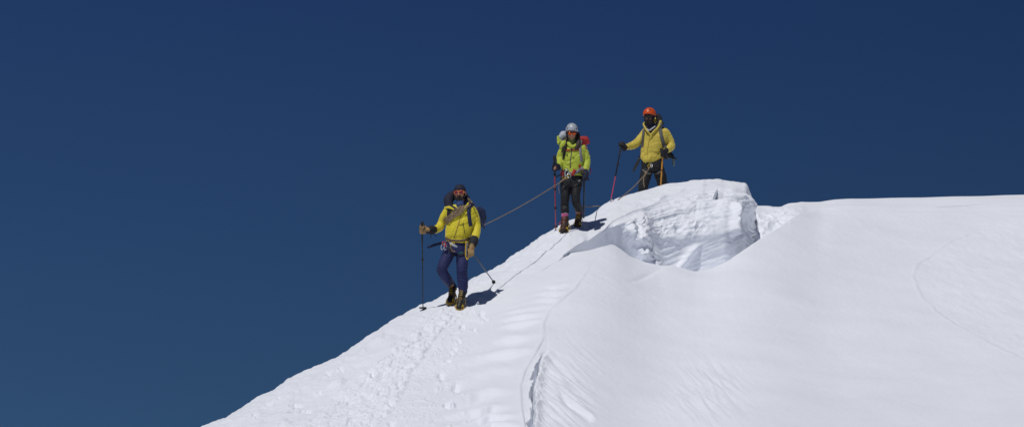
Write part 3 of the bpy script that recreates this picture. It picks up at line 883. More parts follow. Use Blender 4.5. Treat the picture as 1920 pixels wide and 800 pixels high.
# trousers
mb = torso(f1, resample([(858,450,21,.115,0), (857,458,23,.125,0), (857,468,24,.13,0), (857,477,23,.12,0)]))
mb.tube([J(846,466,0), J(837,484,-.08), J(830,500,-.13), J(829.5,508,-.12), J(836,520,-.02), J(844,531,yr+.07), J(849,538,yr+.08)], [.096,.088,.078,.075,.072,.064,.058], 22, 5)
mb.tube([J(867,468,0), J(867,488,-.05), J(866,505,-.08), J(867,520,-.05), J(868,533,yl+.06), J(868,547,yl+.08)], [.096,.089,.080,.076,.074,.064], 22, 5)
trs = skin(mb, 'trousers', M['navy_trouser'], b1, f1.org, .007, 2, fold_fn(11, .0075, 8, 1.9))
# jacket
jm = torso(f1, resample([(862,384,13,.08,0), (863.5,388,22,.10,0), (864,394,28.5,.12,0), (864,404,28.5,.132,0), (862.5,418,26.5,.14,-.01), (859.5,434,25,.145,-.01), (858,443,24.5,.145,0), (858,449,22.5,.128,0), (859,453,22.5,.132,0), (861,457.5,21.5,.130,0)]))
jm.tube([J(841,394,0), J(833,406,.02), J(828,418,.04), J(824,426,.0), J(816,430.5,-.10), J(811,431.5,-.16)], [.068,.064,.061,.060,.056,.051], 20, 5)
jm.tube([J(885,395,0), J(890.5,408,.02), J(893,421,.03), J(893.5,432,.0), J(891,443,-.06), J(888,451,-.10)], [.070,.066,.063,.061,.057,.053], 20, 5)
jk = skin(jm, 'jacket', M['yellow_shell'], b1, f1.org, .007, 2, fold_fn(21, .0085, 7, 1.5))
T1 = bvh(jk)
# bulky black hood bunched round the neck
mb = MB()
mb.tube([J(843,388,-.03), J(841,376,.02), J(848,367,.07), J(862,364,.11), J(873,370,.08), J(875,382,.02)], [.058,.075,.072,.065,.055,.045], 18, 5)
mb.tube([J(843,389,-.06), J(852,393,-.10), J(861,396,-.12)], [.05,.042,.02], 14, 4)
mb.tube([J(874,378,-.01), J(872,387,-.07), J(863,396,-.12)], [.045,.036,.018], 14, 4)
col = skin(mb, 'hood', M['navy_fabric'], b1, f1.org, .008, 4, fold_fn(31, .006, 9, 1.2))
mb = MB(); mb.tube([J(834,389,-.04), J(842,388.5,-.12), J(850,392,-.15)], [.012,.02,.012], 10, 4, flat=.6); mb.tube([J(863,397,-.15), J(872,390,-.12), J(878,381,-.06)], [.010,.02,.014], 10, 4, flat=.6)
mb.build('collar', M['yellow_shell'], jk, f1.org)
# blue neck gaiter
mb = MB(); mb.tube([h1.p(0,-.035,-.118), h1.p(0,-.025,-.14), J(862,390,-.05)], [.056,.060,.06], 20, 5)
skin(mb, 'neck_gaiter', M['gaiter_blue'], b1, f1.org, .006, 2, fold_fn(33, .004, 16, 2.2))
# beard, beanie, glasses
mb = MB(); mb.ell(h1.p(0,-.052,-.076), h1.r(.056,.052,.044), h1.R, 20, 12); mb.ell(h1.p(0,-.090,-.040), h1.r(.030,.012,.008), h1.R)
for sx in (-1, 1): mb.tube([h1.p(sx*.064,-.01,-.01), h1.p(sx*.060,-.03,-.05), h1.p(sx*.04,-.065,-.075)], [.012,.018,.02], 10, 4)
skin(mb, 'beard', M['beard_dark'], b1, f1.org, .005, 1, lambda co: .0025*pn(co[:,0]*90, co[:,1]*90, co[:,2]*60, 3))
shell(h1, .088, .106, .098, .045, lambda ph: math.radians(88 + 22*(.5+.5*math.sin(ph)) + 0), 'beanie', M['navy_fabric'], b1, th=.012)
sunglasses(h1, b1, M['orange_plastic'], M['lens_pink'], 1.06)
# cuffs, gloves, poles
pc = []
polR_top, polR_tip = J(791.5,417,-.30), W(793.2, 582, depth_at(793, 581))
polL_top, polL_tip = J(878,463,-.20), W(927, 530, depth_at(927, 530))
mb = MB(); mb.tube([J(813,430.5,-.15), J(809,431,-.20), J(803.5,431.5,-.25)], [.058,.066,.056], 18, 4); skin(mb, 'cuff', M['black_fabric'], b1, f1.org, .007, 2, fold_fn(41, .005, 14))
mb = MB(); mb.tube([J(889.5,448,-.09), J(887.5,455,-.12), J(885,461,-.15)], [.060,.066,.054], 18, 4); skin(mb, 'cuff', M['black_fabric'], b1, f1.org, .007, 2, fold_fn(43, .005, 14))
axR = (polR_top - polR_tip).normalized()
gR = polR_top - axR * .105
glove(f1, J(803,431,-.27), gR, axR, 'glove', M['leather_tan'], b1, .016, bulk=1.15)
axL = (polL_top - polL_tip).normalized()
gL = polL_top - axL * .085
glove(f1, J(885,460,-.17), gL, axL, 'glove', M['leather_tan'], b1, .016, bulk=1.15)
mb = MB(); mb.tube([J(885,461,-.16), J(884,466,-.19), J(882.5,472,-.21)], [.042,.046,.038], 16, 4)
for i in range(4):
    mb.tube([J(879.5+2.6*i,470,-.23), J(879+2.8*i,476,-.24), J(877.5+2.7*i,481-.8*abs(i-1),-.22)], [.0145,.0135,.011], 10, 3)
skin(mb, 'glove_back', M['leather_tan'], b1, f1.org, .005, 1)
mb = MB(); mb.tube([J(808,437,-.22), J(808,443,-.22), J(807.5,446,-.22)], .004, 6, 3); mb.tube([J(811,437,-.2), J(815,440,-.2), J(819,443,-.2)], .004, 6, 3); mb.build('drawcord', M['black_fabric'], b1, f1.org)
gpole(polR_top, polR_tip, 'trekking_pole', 'slim black pole planted upright beside the lowest climber, left of the navy trousers', 'trekking poles', [(.10,.5,M['alu_black'],1.0), (.5,1,M['alu_black'],.8)], M['rubber'], locks=(.42,), frac_b=.968, basket_r=.055)
gpole(polL_top, polL_tip, 'trekking_pole', 'black pole slanting back to the snow right of the lowest climber in navy trousers', 'trekking poles', [(.12,1,M['alu_black'],.95)], M['rubber'], locks=(), frac_b=.97, basket_r=.028)
# boots
bR = boot(f1, J(849,541,yr+.07), J(842.5,571,yr-.12), J(850,558.5,yr+.12), b1, M['boot_black'], M['boot_yellow'], M['crampon_yellow'], w=.054, lace=M['boot_yellow'])
bL = boot(f1, J(867,550,yl+.06), J(859.5,582,yl-.10), J(866,567,yl+.12), b1, M['boot_black'], M['boot_yellow'], M['crampon_yellow'], w=.056, lace=M['boot_yellow'])
mb = MB(); mb.tube([J(847,556,yr-.02), J(851,548,yr), J(856,541,yr+.02)], .010, 8, 4, flat=.5); mb.tube([J(843,563,yr-.06), J(848,556,yr-.05), J(852,553,yr)], .014, 8, 4, flat=.5); mb.build('gaiter_trim', M['leather_tan'], bR, f1.org)
# zips and creases drawn by stitching
mb = drape(f1, T1, [(866,398),(860,418),(851,446)], .008, .002); mb.build('zip', M['leather_tan'], jk, f1.org)
mb = drape(f1, T1, [(868,418),(870,428),(872,440)], .008, .002); mb.build('pocket_zip', M['black_fabric'], jk, f1.org)
mb = drape(f1, T1, [(861,421),(867,420),(870,418)], .005, .002); mb.build('pocket_zip', M['black_fabric'], jk, f1.org)
mb = drape(f1, T1, [(872,404),(876,401)], .010, .002); mb.build('logo', M['navy_fabric'], jk, f1.org)
mb = drape(f1, bvh(trs), [(858,476),(863,473.5),(868,473)], .006, .002); mb.build('pocket_trim', mat('green_trim', (.05,.35,.20), .7), trs, f1.org)
# harness
hb = drape(f1, T1, [(835,446.5),(843,449.5),(858,451),(872,449.5),(882,446.5)], .030, .012); hs = hb.build('harness', M['harness_brown'], b1, f1.org)
BT = bvh(trs)
for pts in ([(839,462),(846,474),(856,479)], [(879,460),(872,474),(861,479)]):
    mb = drape(f1, BT, pts, .03, .006); mb.build('leg_loop', M['navy_fabric'], hs, f1.org)
def biner(c, rx, rz, tilt, m, par, fig, r=.006, name='carabiner'):
    Rm = Matrix.Rotation(tilt, 3, 'Y'); mb = MB()
    P_ = [Vector(c) + Rm @ Vector((rx*math.cos(a)*(1+.2*math.sin(a)), .01*math.sin(a*2), rz*math.sin(a))) for a in np.linspace(0, 2*math.pi, 17)]
    mb.tube(P_, r, 8, 2, round=False); return mb.build(name, m, par, fig.org)
biner(J(830,462,-.16), .022, .045, .3, M['steel'], hs, f1)
biner(J(833,457,-.19), .020, .038, -.5, M['pole_red'], hs, f1)
biner(J(835,463,-.17), .018, .042, .1, M['steel'], hs, f1)
biner(J(848,457,-.20), .016, .032, 1.2, M['crampon_yellow'], hs, f1)
mb = MB(); mb.tube([J(841,451,-.17), J(845,458,-.20), J(845,464,-.19), J(848,470,-.18), J(853,471,-.17)], .007, 8, 5); mb.build('sling', M['leather_tan'], hs, f1.org)
mb = MB(); mb.tube([J(845,456,-.20), J(850,459,-.20), J(856,462,-.18)], [.016,.019,.012], 10, 4, flat=.5); mb.build('buckle', M['white_fabric'], hs, f1.org)
mb = MB(); mb.tube([J(874,452,-.19), J(873,464,-.2), J(873,478,-.2), J(876,486,-.2), J(879,478,-.2), J(877,464,-.2), J(876,453,-.19)], .0075, 8, 5); mb.build('sling', M['crampon_yellow'], hs, f1.org)
mb = MB(); mb.tube([J(876,455,-.21), J(875,468,-.22), J(875,478,-.21)], .009, 8, 4); mb.build('sling', M['grey_web'], hs, f1.org)
# backpack
pk1 = empty('backpack', J(872,430,.2), 'small navy blue backpack on the back of the climber in bright yellow jacket', 'backpack', 'backpacks')
mb = MB(); mb.box(J(874,414,.27), (.40,.20,.46), Matrix.Rotation(.18, 3, 'Y'), .3); mb.box(J(880,398,.24), (.34,.20,.16), Matrix.Rotation(.18, 3, 'Y'), .3)
mb.tube([J(896,390,.2), J(904,396,.22), J(906,410,.24), J(903,422,.24)], [.03,.045,.05,.03], 12, 4)
skin(mb, 'pack_body', M['blue_web'], pk1, f1.org, .01, 3, fold_fn(51, .008, 8)).location = f1.org - pk1.location
mb = MB(); mb.tube([J(899,404,.18), J(903,416,.18), J(907.5,427,.16)], [.018,.022,.016], 8, 4, flat=.4, wide=(1,0,0)); o = mb.build('compression_strap', M['blue_web'], pk1, pk1.location)
mb = drape(f1, T1, [(889,381),(882,386),(879,394),(880,408),(883,424)], .052, .010, default_dy=-.1); mb.build('shoulder_strap', M['blue_web'], pk1, pk1.location)
mb = drape(f1, T1, [(845,388),(842,394),(841,404),(843,414)], .05, .010); mb.build('shoulder_strap', M['black_fabric'], pk1, pk1.location)
mb = MB(); mb.tube([J(829,455,-.05), J(818,458,-.08), J(803.5,463,-.10)], [.018,.020,.018], 10, 5, flat=.28, wide=(0,0,1)); mb.build('hip_belt', M['blue_web'], pk1, pk1.location)
# coiled rope over the shoulder
ST = strands(f1, T1, [(882,376),(874,384),(862,394),(850,403),(838,413)], 7, .082, .0068, off=.018)
mb = MB()
for j, L_ in enumerate(ST):
    a, b = L_[0], L_[-1]
    back = [b + Vector((-.03,.10,-.01)), J(845,416,.19), J(862,402,.24), J(878,386,.20), a + Vector((.03,.10,-.01))]
    L2 = L_[::3] + [L_[-1]] + back + [L_[0]]
    mb.tube(L2, .0070, 7, 3, round=False)
tag(mb.build('rope_coil', M['rope_tan'], None, f1.org), 'tan coiled rope slung over the shoulder and chest of the bright yellow jacket', 'rope')
# ------------------------------------------------------------------ climber two: lime jacket, grey helmet
yf = depth_at(1058, 434)
f2 = Fig('two', yf + .12, (1058, 438)); J = f2.J
yr = yf - f2.y0; yl = depth_at(1083, 425) - f2.y0
h2 = Head(J(1072, 249.5, -.06), yaw=2, pitch=22, roll=2, k=.97)
b2 = body_mesh(f2, h2, J(1073,272,.0), (J(1055,279), J(1096,279)), [J(1074,284), J(1074,300), J(1073,316), J(1072,335)],
   [[J(1056,279), J(1048,292,.03), J(1048,304,-.04), J(1044,311,-.14), J(1041,315,-.2)], [J(1096,279), J(1102,292,.03), J(1103,304,.01), J(1099,318,-.06), J(1098,328,-.08)]],
   [[J(1063,342), J(1060,366,-.06), J(1059,380,-.02), J(1059,404,yr+.08), J(1059,415,yr+.08)], [J(1080,342), J(1079,366,-.05), J(1081,380,-.03), J(1086,404,yl+.08), J(1087,414,yl+.08)]],
   'person in lime green jacket, black trousers and pink socks, middle of the three climbers', M['skin_tan'], .9, group=ROPED)
mb = torso(f2, resample([(1072,324,20,.10,0), (1072,332,21.5,.115,0), (1071.5,342,21.5,.12,0), (1071.5,352,20,.105,0)]))
mb.tube([J(1061,342), J(1060,358,-.04), J(1059,372,-.05), J(1058.5,386,0), J(1059,397,yr+.08)], [.088,.079,.066,.064,.064], 20, 5)
mb.tube([J(1081,342), J(1079.5,358,-.06), J(1079.5,370,-.08), J(1082,384,0), J(1085.5,394,yl+.10)], [.088,.079,.066,.063,.062], 20, 5)
mb.tube([J(1059,393,yr+.07), J(1059,397.5,yr+.08)], [.067,.067], 18); mb.tube([J(1085,391,yl+.09), J(1086,395,yl+.10)], [.065,.064], 18)
tr2 = skin(mb, 'trousers', M['black_trouser'], b2, f2.org, .007, 2, fold_fn(12, .007, 8, 1.9))
mb = drape(f2, bvh(tr2), [(1084.5,339.5),(1087,338.2),(1089.5,339.5)], .012, .003)
for a in ([(1085,341.5),(1087.5,340.6),(1090,341.5)],):
    e = drape(f2, bvh(tr2), a, .008, .003); mb.add(e.v, e.f)
mb.build('logo', M['white_fabric'], tr2, f2.org)
jm = torso(f2, resample([(1073,270,11,.07,0), (1074,274,17,.09,0), (1074.5,279,22,.11,0), (1074.5,288,22.5,.125,0), (1073.5,300,21.5,.13,0), (1072.5,312,20.5,.125,0), (1073,320,20.5,.12,0), (1073,327,21,.125,0), (1074,331,21,.122,0)]))
jm.tube([J(1057.5,279), J(1052,288,.02), J(1050,298,.02), J(1049,306,-.06), J(1045.5,312,-.13)], [.064,.060,.057,.054,.046], 20, 5)
jm.tube([J(1093,279), J(1097.5,288,.02), J(1100,300,.02), J(1099.5,310,-.01), J(1097,320,-.06)], [.064,.061,.059,.056,.050], 20, 5)
jk2 = skin(jm, 'jacket', M['lime_shell'], b2, f2.org, .007, 2, fold_fn(22, .009, 7.5, 1.5)); T2 = bvh(jk2)
# turned-out hood with white lining hanging to one side
mb = MB(); mb.tube([J(1063,262,.10), J(1057,259,.10), J(1051,262,.06), J(1048,268,.02)], [.05,.072,.060,.03], 16, 4); mb.tube([J(1060,266,-.06), J(1056,270,-.10), J(1053,275,-.10)], [.04,.045,.035], 14, 4)
mb.tube([J(1066,270,-.08), J(1072,276,-.10), J(1080,272,-.08)], [.035,.03,.03], 14, 4)
hd2 = skin(mb, 'hood', M['lime_shell'], b2, f2.org, .008, 3, fold_fn(32, .008, 9))
mb = MB(); mb.tube([J(1064,253,-.0), J(1057,252,-.04), J(1050.5,257,-.05)], [.040,.058,.030], 16, 4); mb.tube([J(1062,258,-.01), J(1055,261,-.03)], [.050,.035], 14)
skin(mb, 'hood_lining', M['white_fabric'], b2, f2.org, .008, 2, fold_fn(34, .008, 11))
mb = MB(); mb.tube([J(1048,255,-.06), J(1046,258,-.07), J(1050,264,-.08), J(1055,267,-.08)], [.012,.020,.024,.014], 10, 4, flat=.5); mb.build('hood_brim', M['lime_shell'], hd2, f2.org)
# hair
for pts in ([(1062,250,0), (1060,262,-.08), (1058.5,274,-.12), (1057,286,-.13)], [(1083,250,0), (1084,262,-.07), (1084,273,-.11), (1079.5,282,-.13)]):
    mb = MB()
    for j in range(6):
        o_ = (j - 2.5) * 1.1
        mb.tube([J(px + o_ + random.uniform(-.5,.5), py, dy + .02*(j % 2)) for px, py, dy in pts], [.017,.016,.014,.005], 8, 4)
    skin(mb, 'hair', M['hair_dark'], b2, f2.org, .006, 1, lambda co: .004*pn(co[:,0]*60, co[:,1]*60, co[:,2]*12, 5))
mb = MB(); mb.ell(h2.p(0,.035,.0), h2.r(.088,.08,.10), h2.R, 18, 12); mb.tube([h2.p(-.07,.05,-.05), J(1075,268,.06)], [.05,.06], 12); mb.tube([h2.p(.07,.05,-.05), J(1080,270,.05)], [.05,.05], 12)
skin(mb, 'hair', M['hair_dark'], b2, f2.org, .008, 2)
mb = MB(); mb.tube([h2.p(0,-.02,-.085), J(1073,274,-.03)], [.060,.055], 18); skin(mb, 'neck_gaiter', mat('olive_knit', (.10,.12,.03), .8), b2, f2.org, .006, 2)
def hcut(front, back, side):
    return lambda ph: math.radians(side + (front - side)*max(0, -math.sin(ph))**2 + (back - side)*max(0, math.sin(ph))**2)
hl2 = shell(h2, .100, .122, .112, .045, hcut(80, 108, 98), 'helmet', M['helmet_grey'], b2, th=.016)
def vents(h, par, spots, m, rx, ry, rz, cz=.045, name='vent'):
    for (ph, th_, w_, l_, rot) in spots:
        p_, t_ = math.radians(ph), math.radians(th_)
        c_ = h.p(rx*math.sin(t_)*math.cos(p_), .012 + ry*math.sin(t_)*math.sin(p_), cz + rz*math.cos(t_))
        nrm = (h.R @ Vector((math.sin(t_)*math.cos(p_), math.sin(t_)*math.sin(p_), math.cos(t_)))).normalized()
        q_ = nrm.to_track_quat('Z', 'Y').to_matrix() @ Matrix.Rotation(math.radians(rot), 3, 'Z')
        mb = MB(); mb.ell(c_ - nrm*.001, (w_, l_, .005), q_, 14, 8); mb.build(name, m, par)
vents(h2, hl2, [(-42,70,.009,.020,20), (-22,58,.008,.014,20), (-10,72,.008,.018,10), (-38,48,.006,.010,30), (-62,72,.006,.007,0), (-140,70,.009,.020,-20), (-165,60,.008,.016,-20)], M['black_fabric'], .099, .121, .111)
mb = MB(); mb.tube([h2.p(.096*math.cos(a), .012 + .118*math.sin(a), -.002 + .030*max(0,-math.sin(a))) for a in np.linspace(-math.pi, 0, 15)], .007, 8, 2); mb.build('rim', M['black_fabric'], hl2, f2.org)
for sx in (-1, 1):
    mb = MB(); mb.tube([h2.p(sx*.088,-.01,.0), h2.p(sx*.070,-.035,-.06), h2.p(sx*.01,-.06,-.118)], .006, 8, 4, flat=.4); mb.build('chin_strap', M['black_fabric'], hl2, f2.org)
sunglasses(h2, b2, M['lens_dark'], M['lens_orange'], 1.12)
# gloves, poles
pT, pB = J(1039.5,294,-.22), W(1042, 431, depth_at(1042, 431.5))
ax = (pT - pB).normalized()
glove(f2, J(1046,311,-.18), pT - ax*.17, ax, 'glove', M['navy_fabric'], b2, .016, bulk=1.1)
gpole(pT, pB, 'trekking_pole', 'red pole with black joints held upright left of the climber in lime green jacket', 'trekking poles', [(.24,.44,M['pole_red'],1.25), (.44,.70,M['pole_red'],1.1), (.70,1,M['pole_pink'],.95)], M['rubber'], locks=(.245,.44,.70), frac_b=.955, basket_r=.038, grip_len=.14, sc=1.25)
qT, qB = J(1095.5,326,-.14), W(1094, 407, depth_at(1094, 407) + .0)
qB = J(1094.6, 408, .12)
ax = (qT - qB).normalized()
glove(f2, J(1098,321,-.10), qT - ax*.05, ax, 'glove', M['navy_fabric'], b2, .016, bulk=1.15)
mb = MB(); mb.tube([J(1098,322,-.10), J(1098.5,328,-.13), J(1098,334,-.15)], [.040,.044,.034], 14, 4)
for i in range(3): mb.tube([J(1099+i*.8,332,-.16), J(1101+i*1.1,335,-.15), J(1102.5+i*1.1,337.5,-.13)], [.014,.012,.009], 8, 3)
mb.tube([J(1095,330,-.16), J(1094.5,337,-.18), J(1095,342,-.16)], [.018,.017,.012], 8, 3)
skin(mb, 'glove_back', M['navy_fabric'], b2, f2.org, .006, 1)
gpole(qT, qB, 'trekking_pole', 'dark pole half hidden behind the left leg of the climber in lime green jacket', 'trekking poles', [(.2,1,M['alu_black'],1.3)], M['rubber'], locks=(), basket=False, grip_len=.2, strap=False)
# socks, boots
for c0_, c1_ in ((J(1059,397,yr+.08), J(1059,409,yr+.06)), (J(1085.5,393,yl+.10), J(1086,404,yl+.08))):
    mb = MB(); mb.tube([c0_, (c0_+c1_)/2, c1_], [.052,.053,.050], 18, 4, round=False); sk = skin(mb, 'sock', M['sock_pink'], b2, f2.org, .006, 1, fold_fn(61, .003, 20, 3)); sk['_org'] = list(f2.org)
    mb = MB(); c_ = c0_ + (c1_-c0_)*.28; mb.tube([c_, c_ + (c1_-c0_)*.14], [.0555,.0555], 18, round=False); mb.build('sock_band', M['sock_pale'], sk, f2.org)
bR = boot(f2, J(1059.5,410,yr+.06), J(1055.5,436,yr-.14), J(1061,427,yr+.12), b2, M['boot_brown'], M['rubber'], M['crampon_yellow'], w=.062, lace=M['pole_red'])
bL = boot(f2, J(1086.5,404,yl+.08), J(1081,427,yl-.04), J(1086,414,yl+.12), b2, M['boot_brown'], M['rubber'], M['crampon_yellow'], w=.052, lace=M['crampon_yellow'])
mb = MB(); mb.tube([J(1055,415,yr-.02), J(1050,417,yr-.03), J(1048.5,420,yr-.04), J(1051,422.5,yr-.05), J(1055,420,yr-.05)], .0045, 6, 5); mb.build('loose_lace', M['pole_red'], bR, f2.org)
# zip, chest strap, harness
mb = drape(f2, T2, [(1072,275),(1071,290),(1069.5,300),(1069,315)], .012, .003); mb.build('zip', M['grey_fabric'], jk2, f2.org)
mb = drape(f2, T2, [(1063,288),(1063.5,293)], .014, .002); mb.build('pocket_zip', M['black_fabric'], jk2, f2.org)
hb = drape(f2, T2, [(1051,321),(1058,325),(1066,326),(1078,324),(1087,319),(1094,314)], .052, .010); hs = hb.build('harness', M['grey_web'], b2, f2.org)
mb = drape(f2, T2, [(1053,318),(1054,324),(1054,330)], .05, .018); mb.build('gear_loop', M['red_fabric'], hs, f2.org)
mb = drape(f2, T2, [(1078,318),(1075,324),(1073,331),(1071,337)], .045, .030, default_dy=-.14); mb.build('belay_loop', M['red_fabric'], hs, f2.org)
mb = drape(f2, T2, [(1056,319),(1060,323),(1066,322)], .04, .016); mb.build('waist_pad', M['black_fabric'], hs, f2.org)
mb = drape(f2, T2, [(1086,309),(1089,315),(1093,320)], .035, .010); mb.build('gear_loop', M['red_fabric'], hs, f2.org)
biner(J(1062.5,324,-.20), .026, .055, .25, M['steel'], hs, f2, .0075)
biner(J(1063,332,-.20), .018, .032, 1.0, M['crampon_yellow'], hs, f2, .006)
biner(J(1067,330,-.19), .022, .03, .9, M['steel'], hs, f2, .006)
biner(J(1056,333,-.18), .018, .022, .4, M['leather_tan'], hs, f2, .006)
mb = MB(); mb.tube([J(1053,328,-.13), J(1047,329,-.15), J(1043,332,-.15)], .009, 8, 4, flat=.5); mb.build('strap_end', M['black_fabric'], hs, f2.org)
BT = bvh(tr2)
for pts in ([(1054,338),(1060,346),(1068,350)], [(1090,338),(1083,346),(1074,350)]):
    mb = drape(f2, BT, pts, .028, .005); mb.build('leg_loop', M['black_fabric'], hs, f2.org)
# backpack
pk2 = empty('backpack', J(1078,320,.25), 'red backpack rising behind the shoulder of the climber in lime green jacket', 'backpack', 'backpacks')
mb = MB(); mb.box(J(1079,292,.26), (.34,.22,.50), None, .3); mb.box(J(1087,264,.20), (.28,.20,.13), Matrix.Rotation(.12, 3, 'Y'), .35)
mb.tube([J(1089,262,.12), J(1098,262,.13), J(1103,267,.15)], [.05,.055,.03], 14, 4)
skin(mb, 'pack_body', M['red_fabric'], pk2, f2.org, .01, 3, fold_fn(52, .006, 8)).location = f2.org - pk2.location
mb = drape(f2, T2, [(1090,263),(1088,270),(1088,282),(1090,296),(1091,304)], .040, .010, default_dy=-.05); mb.build('shoulder_strap', M['grey_web'], pk2, pk2.location)
mb = drape(f2, T2, [(1085.5,267),(1084.5,276),(1085,282)], .03, .010, default_dy=-.08); mb.build('shoulder_strap', M['red_fabric'], pk2, pk2.location)
mb = drape(f2, T2, [(1057,272),(1058,284),(1056,298)], .032, .009, default_dy=-.08); mb.build('shoulder_strap', M['black_fabric'], pk2, pk2.location)
mb = drape(f2, T2, [(1059,282),(1066,281.5),(1073,281),(1080,281.5),(1085,280)], .020, .012); mb.build('chest_strap', M['red_fabric'], pk2, pk2.location)
mb = MB(); mb.ell(J(1072,281,-.18), (.018,.008,.012)); mb.build('buckle', M['black_fabric'], pk2, pk2.location)
mb = MB(); mb.tube([J(1104,313,.05), J(1107.5,317,.04), J(1107,323,.03), J(1103.5,327,.03)], .006, 8, 5); mb.build('tail_strap', M['red_fabric'], pk2, pk2.location)
# ------------------------------------------------------------------ climber three: mustard jacket, orange helmet, legs partly below the crest
y3 = float(np.interp(1222, XS, YS)) + .75
f3 = Fig('three', y3, (1222, row_behind(1222, y3))); J = f3.J
fr = lambda px, dy: row_behind(px, y3 + dy)
h3 = Head(J(1218, 220, -.06), yaw=-26, pitch=14, roll=-2, k=1.0)
rA, rB = fr(1204, -.05), fr(1245, .15)
b3 = body_mesh(f3, h3, J(1224,243,.02), (J(1210,248), J(1247,248)), [J(1229,254), J(1227,270), J(1224,288), J(1223,308)],
   [[J(1209,247), J(1199,262,-.02), J(1190,271,-.08), J(1179,275,-.16), J(1172,276,-.2)], [J(1249,248), J(1257,264,.03), J(1258,275,-.0), J(1250,281,-.12), J(1246,285,-.16)]],
   [[J(1213,318), J(1207,348,-.06), J(1206,360,-.03), J(1204,rA-14,.0), J(1204,rA-8,.0)], [J(1235,318), J(1243,348,.04), J(1244,360,.08), J(1245,rB-14,.2), J(1245,rB-8,.2)]],
   'person in mustard jacket and orange helmet standing highest of the three, behind the crest', M['skin_dark'], group=ROPED)
mb = torso(f3, resample([(1222,294,20,.11,0), (1223,304,21,.125,0), (1223,314,21,.13,0), (1223,322,20,.11,0)]))
mb.tube([J(1214,314), J(1210,332,-.04), J(1206,350,-.06), J(1205,364,-.03), J(1204,rA-10,.0)], [.100,.092,.078,.072,.062], 22, 5)
mb.tube([J(1233,314), J(1239,332,.01), J(1243,350,.04), J(1244,364,.08), J(1245,rB-10,.2)], [.100,.094,.080,.074,.062], 22, 5)
tr3 = skin(mb, 'trousers', M['black_trouser'], b3, f3.org, .007, 2, fold_fn(13, .007, 8, 1.9))
for ank, px, dy in ((rA, 1204, 0), (rB, 1245, .2)):
    boot(f3, J(px, ank-9, dy+.03), J(px-6, ank-1, dy-.18), J(px+1, ank-3, dy+.10), b3, M['boot_black'], M['rubber'], M['boot_black'])
jm = torso(f3, resample([(1224,240,12,.08,0), (1226,244,20,.10,0), (1228,249,25,.12,0), (1229,258,25.5,.14,0), (1226,272,24,.145,0), (1222,286,21.5,.145,0), (1221,295,20.5,.14,0), (1221,297,19.5,.14,-.01)]))
jm.tube([J(1207,293,-.07), J(1212,301,-.105), J(1216.5,308.5,-.12)], [.065,.055,.014], 14, 4, flat=.7)
jm.tube([J(1222,291,-.07), J(1219,301,-.11), J(1216.5,308.5,-.12)], [.085,.060,.014], 14, 4, flat=.6)
jm.tube([J(1237,290,-.08), J(1228,297,-.11), J(1217,306,-.12)], [.055,.055,.018], 14, 4, flat=.6)
jm.tube([J(1211,248), J(1203,258,0), J(1194,268,-.05), J(1184,273.5,-.11), J(1175,275.5,-.17)], [.074,.070,.067,.060,.048], 20, 5)
jm.tube([J(1247,249), J(1254,260,.02), J(1258,271,.02), J(1256.5,277,-.04), J(1249.5,282,-.12)], [.078,.072,.068,.064,.052], 20, 5)
jk3 = skin(jm, 'jacket', M['mustard_shell'], b3, f3.org, .007, 2, fold_fn(23, .0095, 7.5, 1.4)); T3 = bvh(jk3)
# open collar, dark hood behind the head, gaiter with a pale stripe
mb = MB(); mb.tube([J(1206,232,-.04), J(1209,239,-.10), J(1214,246,-.14), J(1217,250,-.155)], [.015,.022,.022,.012], 10, 4, flat=.7)
mb.tube([J(1238,229,-.03), J(1234,239,-.11), J(1225,248,-.15), J(1217,257,-.16)], [.02,.026,.022,.010], 10, 4, flat=.7)
mb.tube([J(1238,229,-.02), J(1232,226,.10), J(1220,228,.12), J(1208,231,.02)], [.03,.05,.05,.02], 12, 4)
skin(mb, 'collar', M['mustard_shell'], b3, f3.org, .007, 2, fold_fn(35, .005, 11))
mb = MB(); mb.tube([J(1234,218,.03), J(1237,228,.02), J(1232,238,-.04), J(1225,246,-.09)], [.045,.052,.045,.03], 14, 4); mb.tube([J(1210,234,-.03), J(1214,242,-.09), J(1221,247,-.11)], [.03,.035,.03], 14, 4)
skin(mb, 'hood', M['black_fabric'], b3, f3.org, .008, 2, fold_fn(36, .005, 11))
mb = MB(); mb.tube([h3.p(0,-.03,-.085), h3.p(0,-.02,-.12), J(1222,246,-.06)], [.070,.066,.05], 18, 4)
ng = skin(mb, 'neck_gaiter', M['navy_fabric'], b3, f3.org, .006, 2, fold_fn(37, .004, 16))
ng['_org'] = list(f3.org)
mb = MB(); mb.tube([J(1213.5,242.5,-.145), J(1217,244.5,-.165), J(1222,241.5,-.16), J(1228,237,-.13)], .010, 8, 5, flat=.7); mb.build('gaiter_stripe', M['white_fabric'], ng, f3.org)
mb = MB(); mb.ell(h3.p(0,-.050,-.080), h3.r(.058,.056,.046), h3.R, 20, 12)
for sx in (-1, 1): mb.tube([h3.p(sx*.066,-.005,.0), h3.p(sx*.062,-.03,-.05), h3.p(sx*.04,-.06,-.08)], [.014,.022,.024], 10, 4)
mb.ell(h3.p(0,-.092,-.042), h3.r(.032,.012,.009), h3.R)
skin(mb, 'beard', M['beard_dark'], b3, f3.org, .005, 1, lambda co: .003*pn(co[:,0]*90, co[:,1]*90, co[:,2]*60, 3))
hl3 = shell(h3, .104, .128, .118, .042, hcut(78, 112, 98), 'helmet', M['helmet_orange'], b3, th=.016)
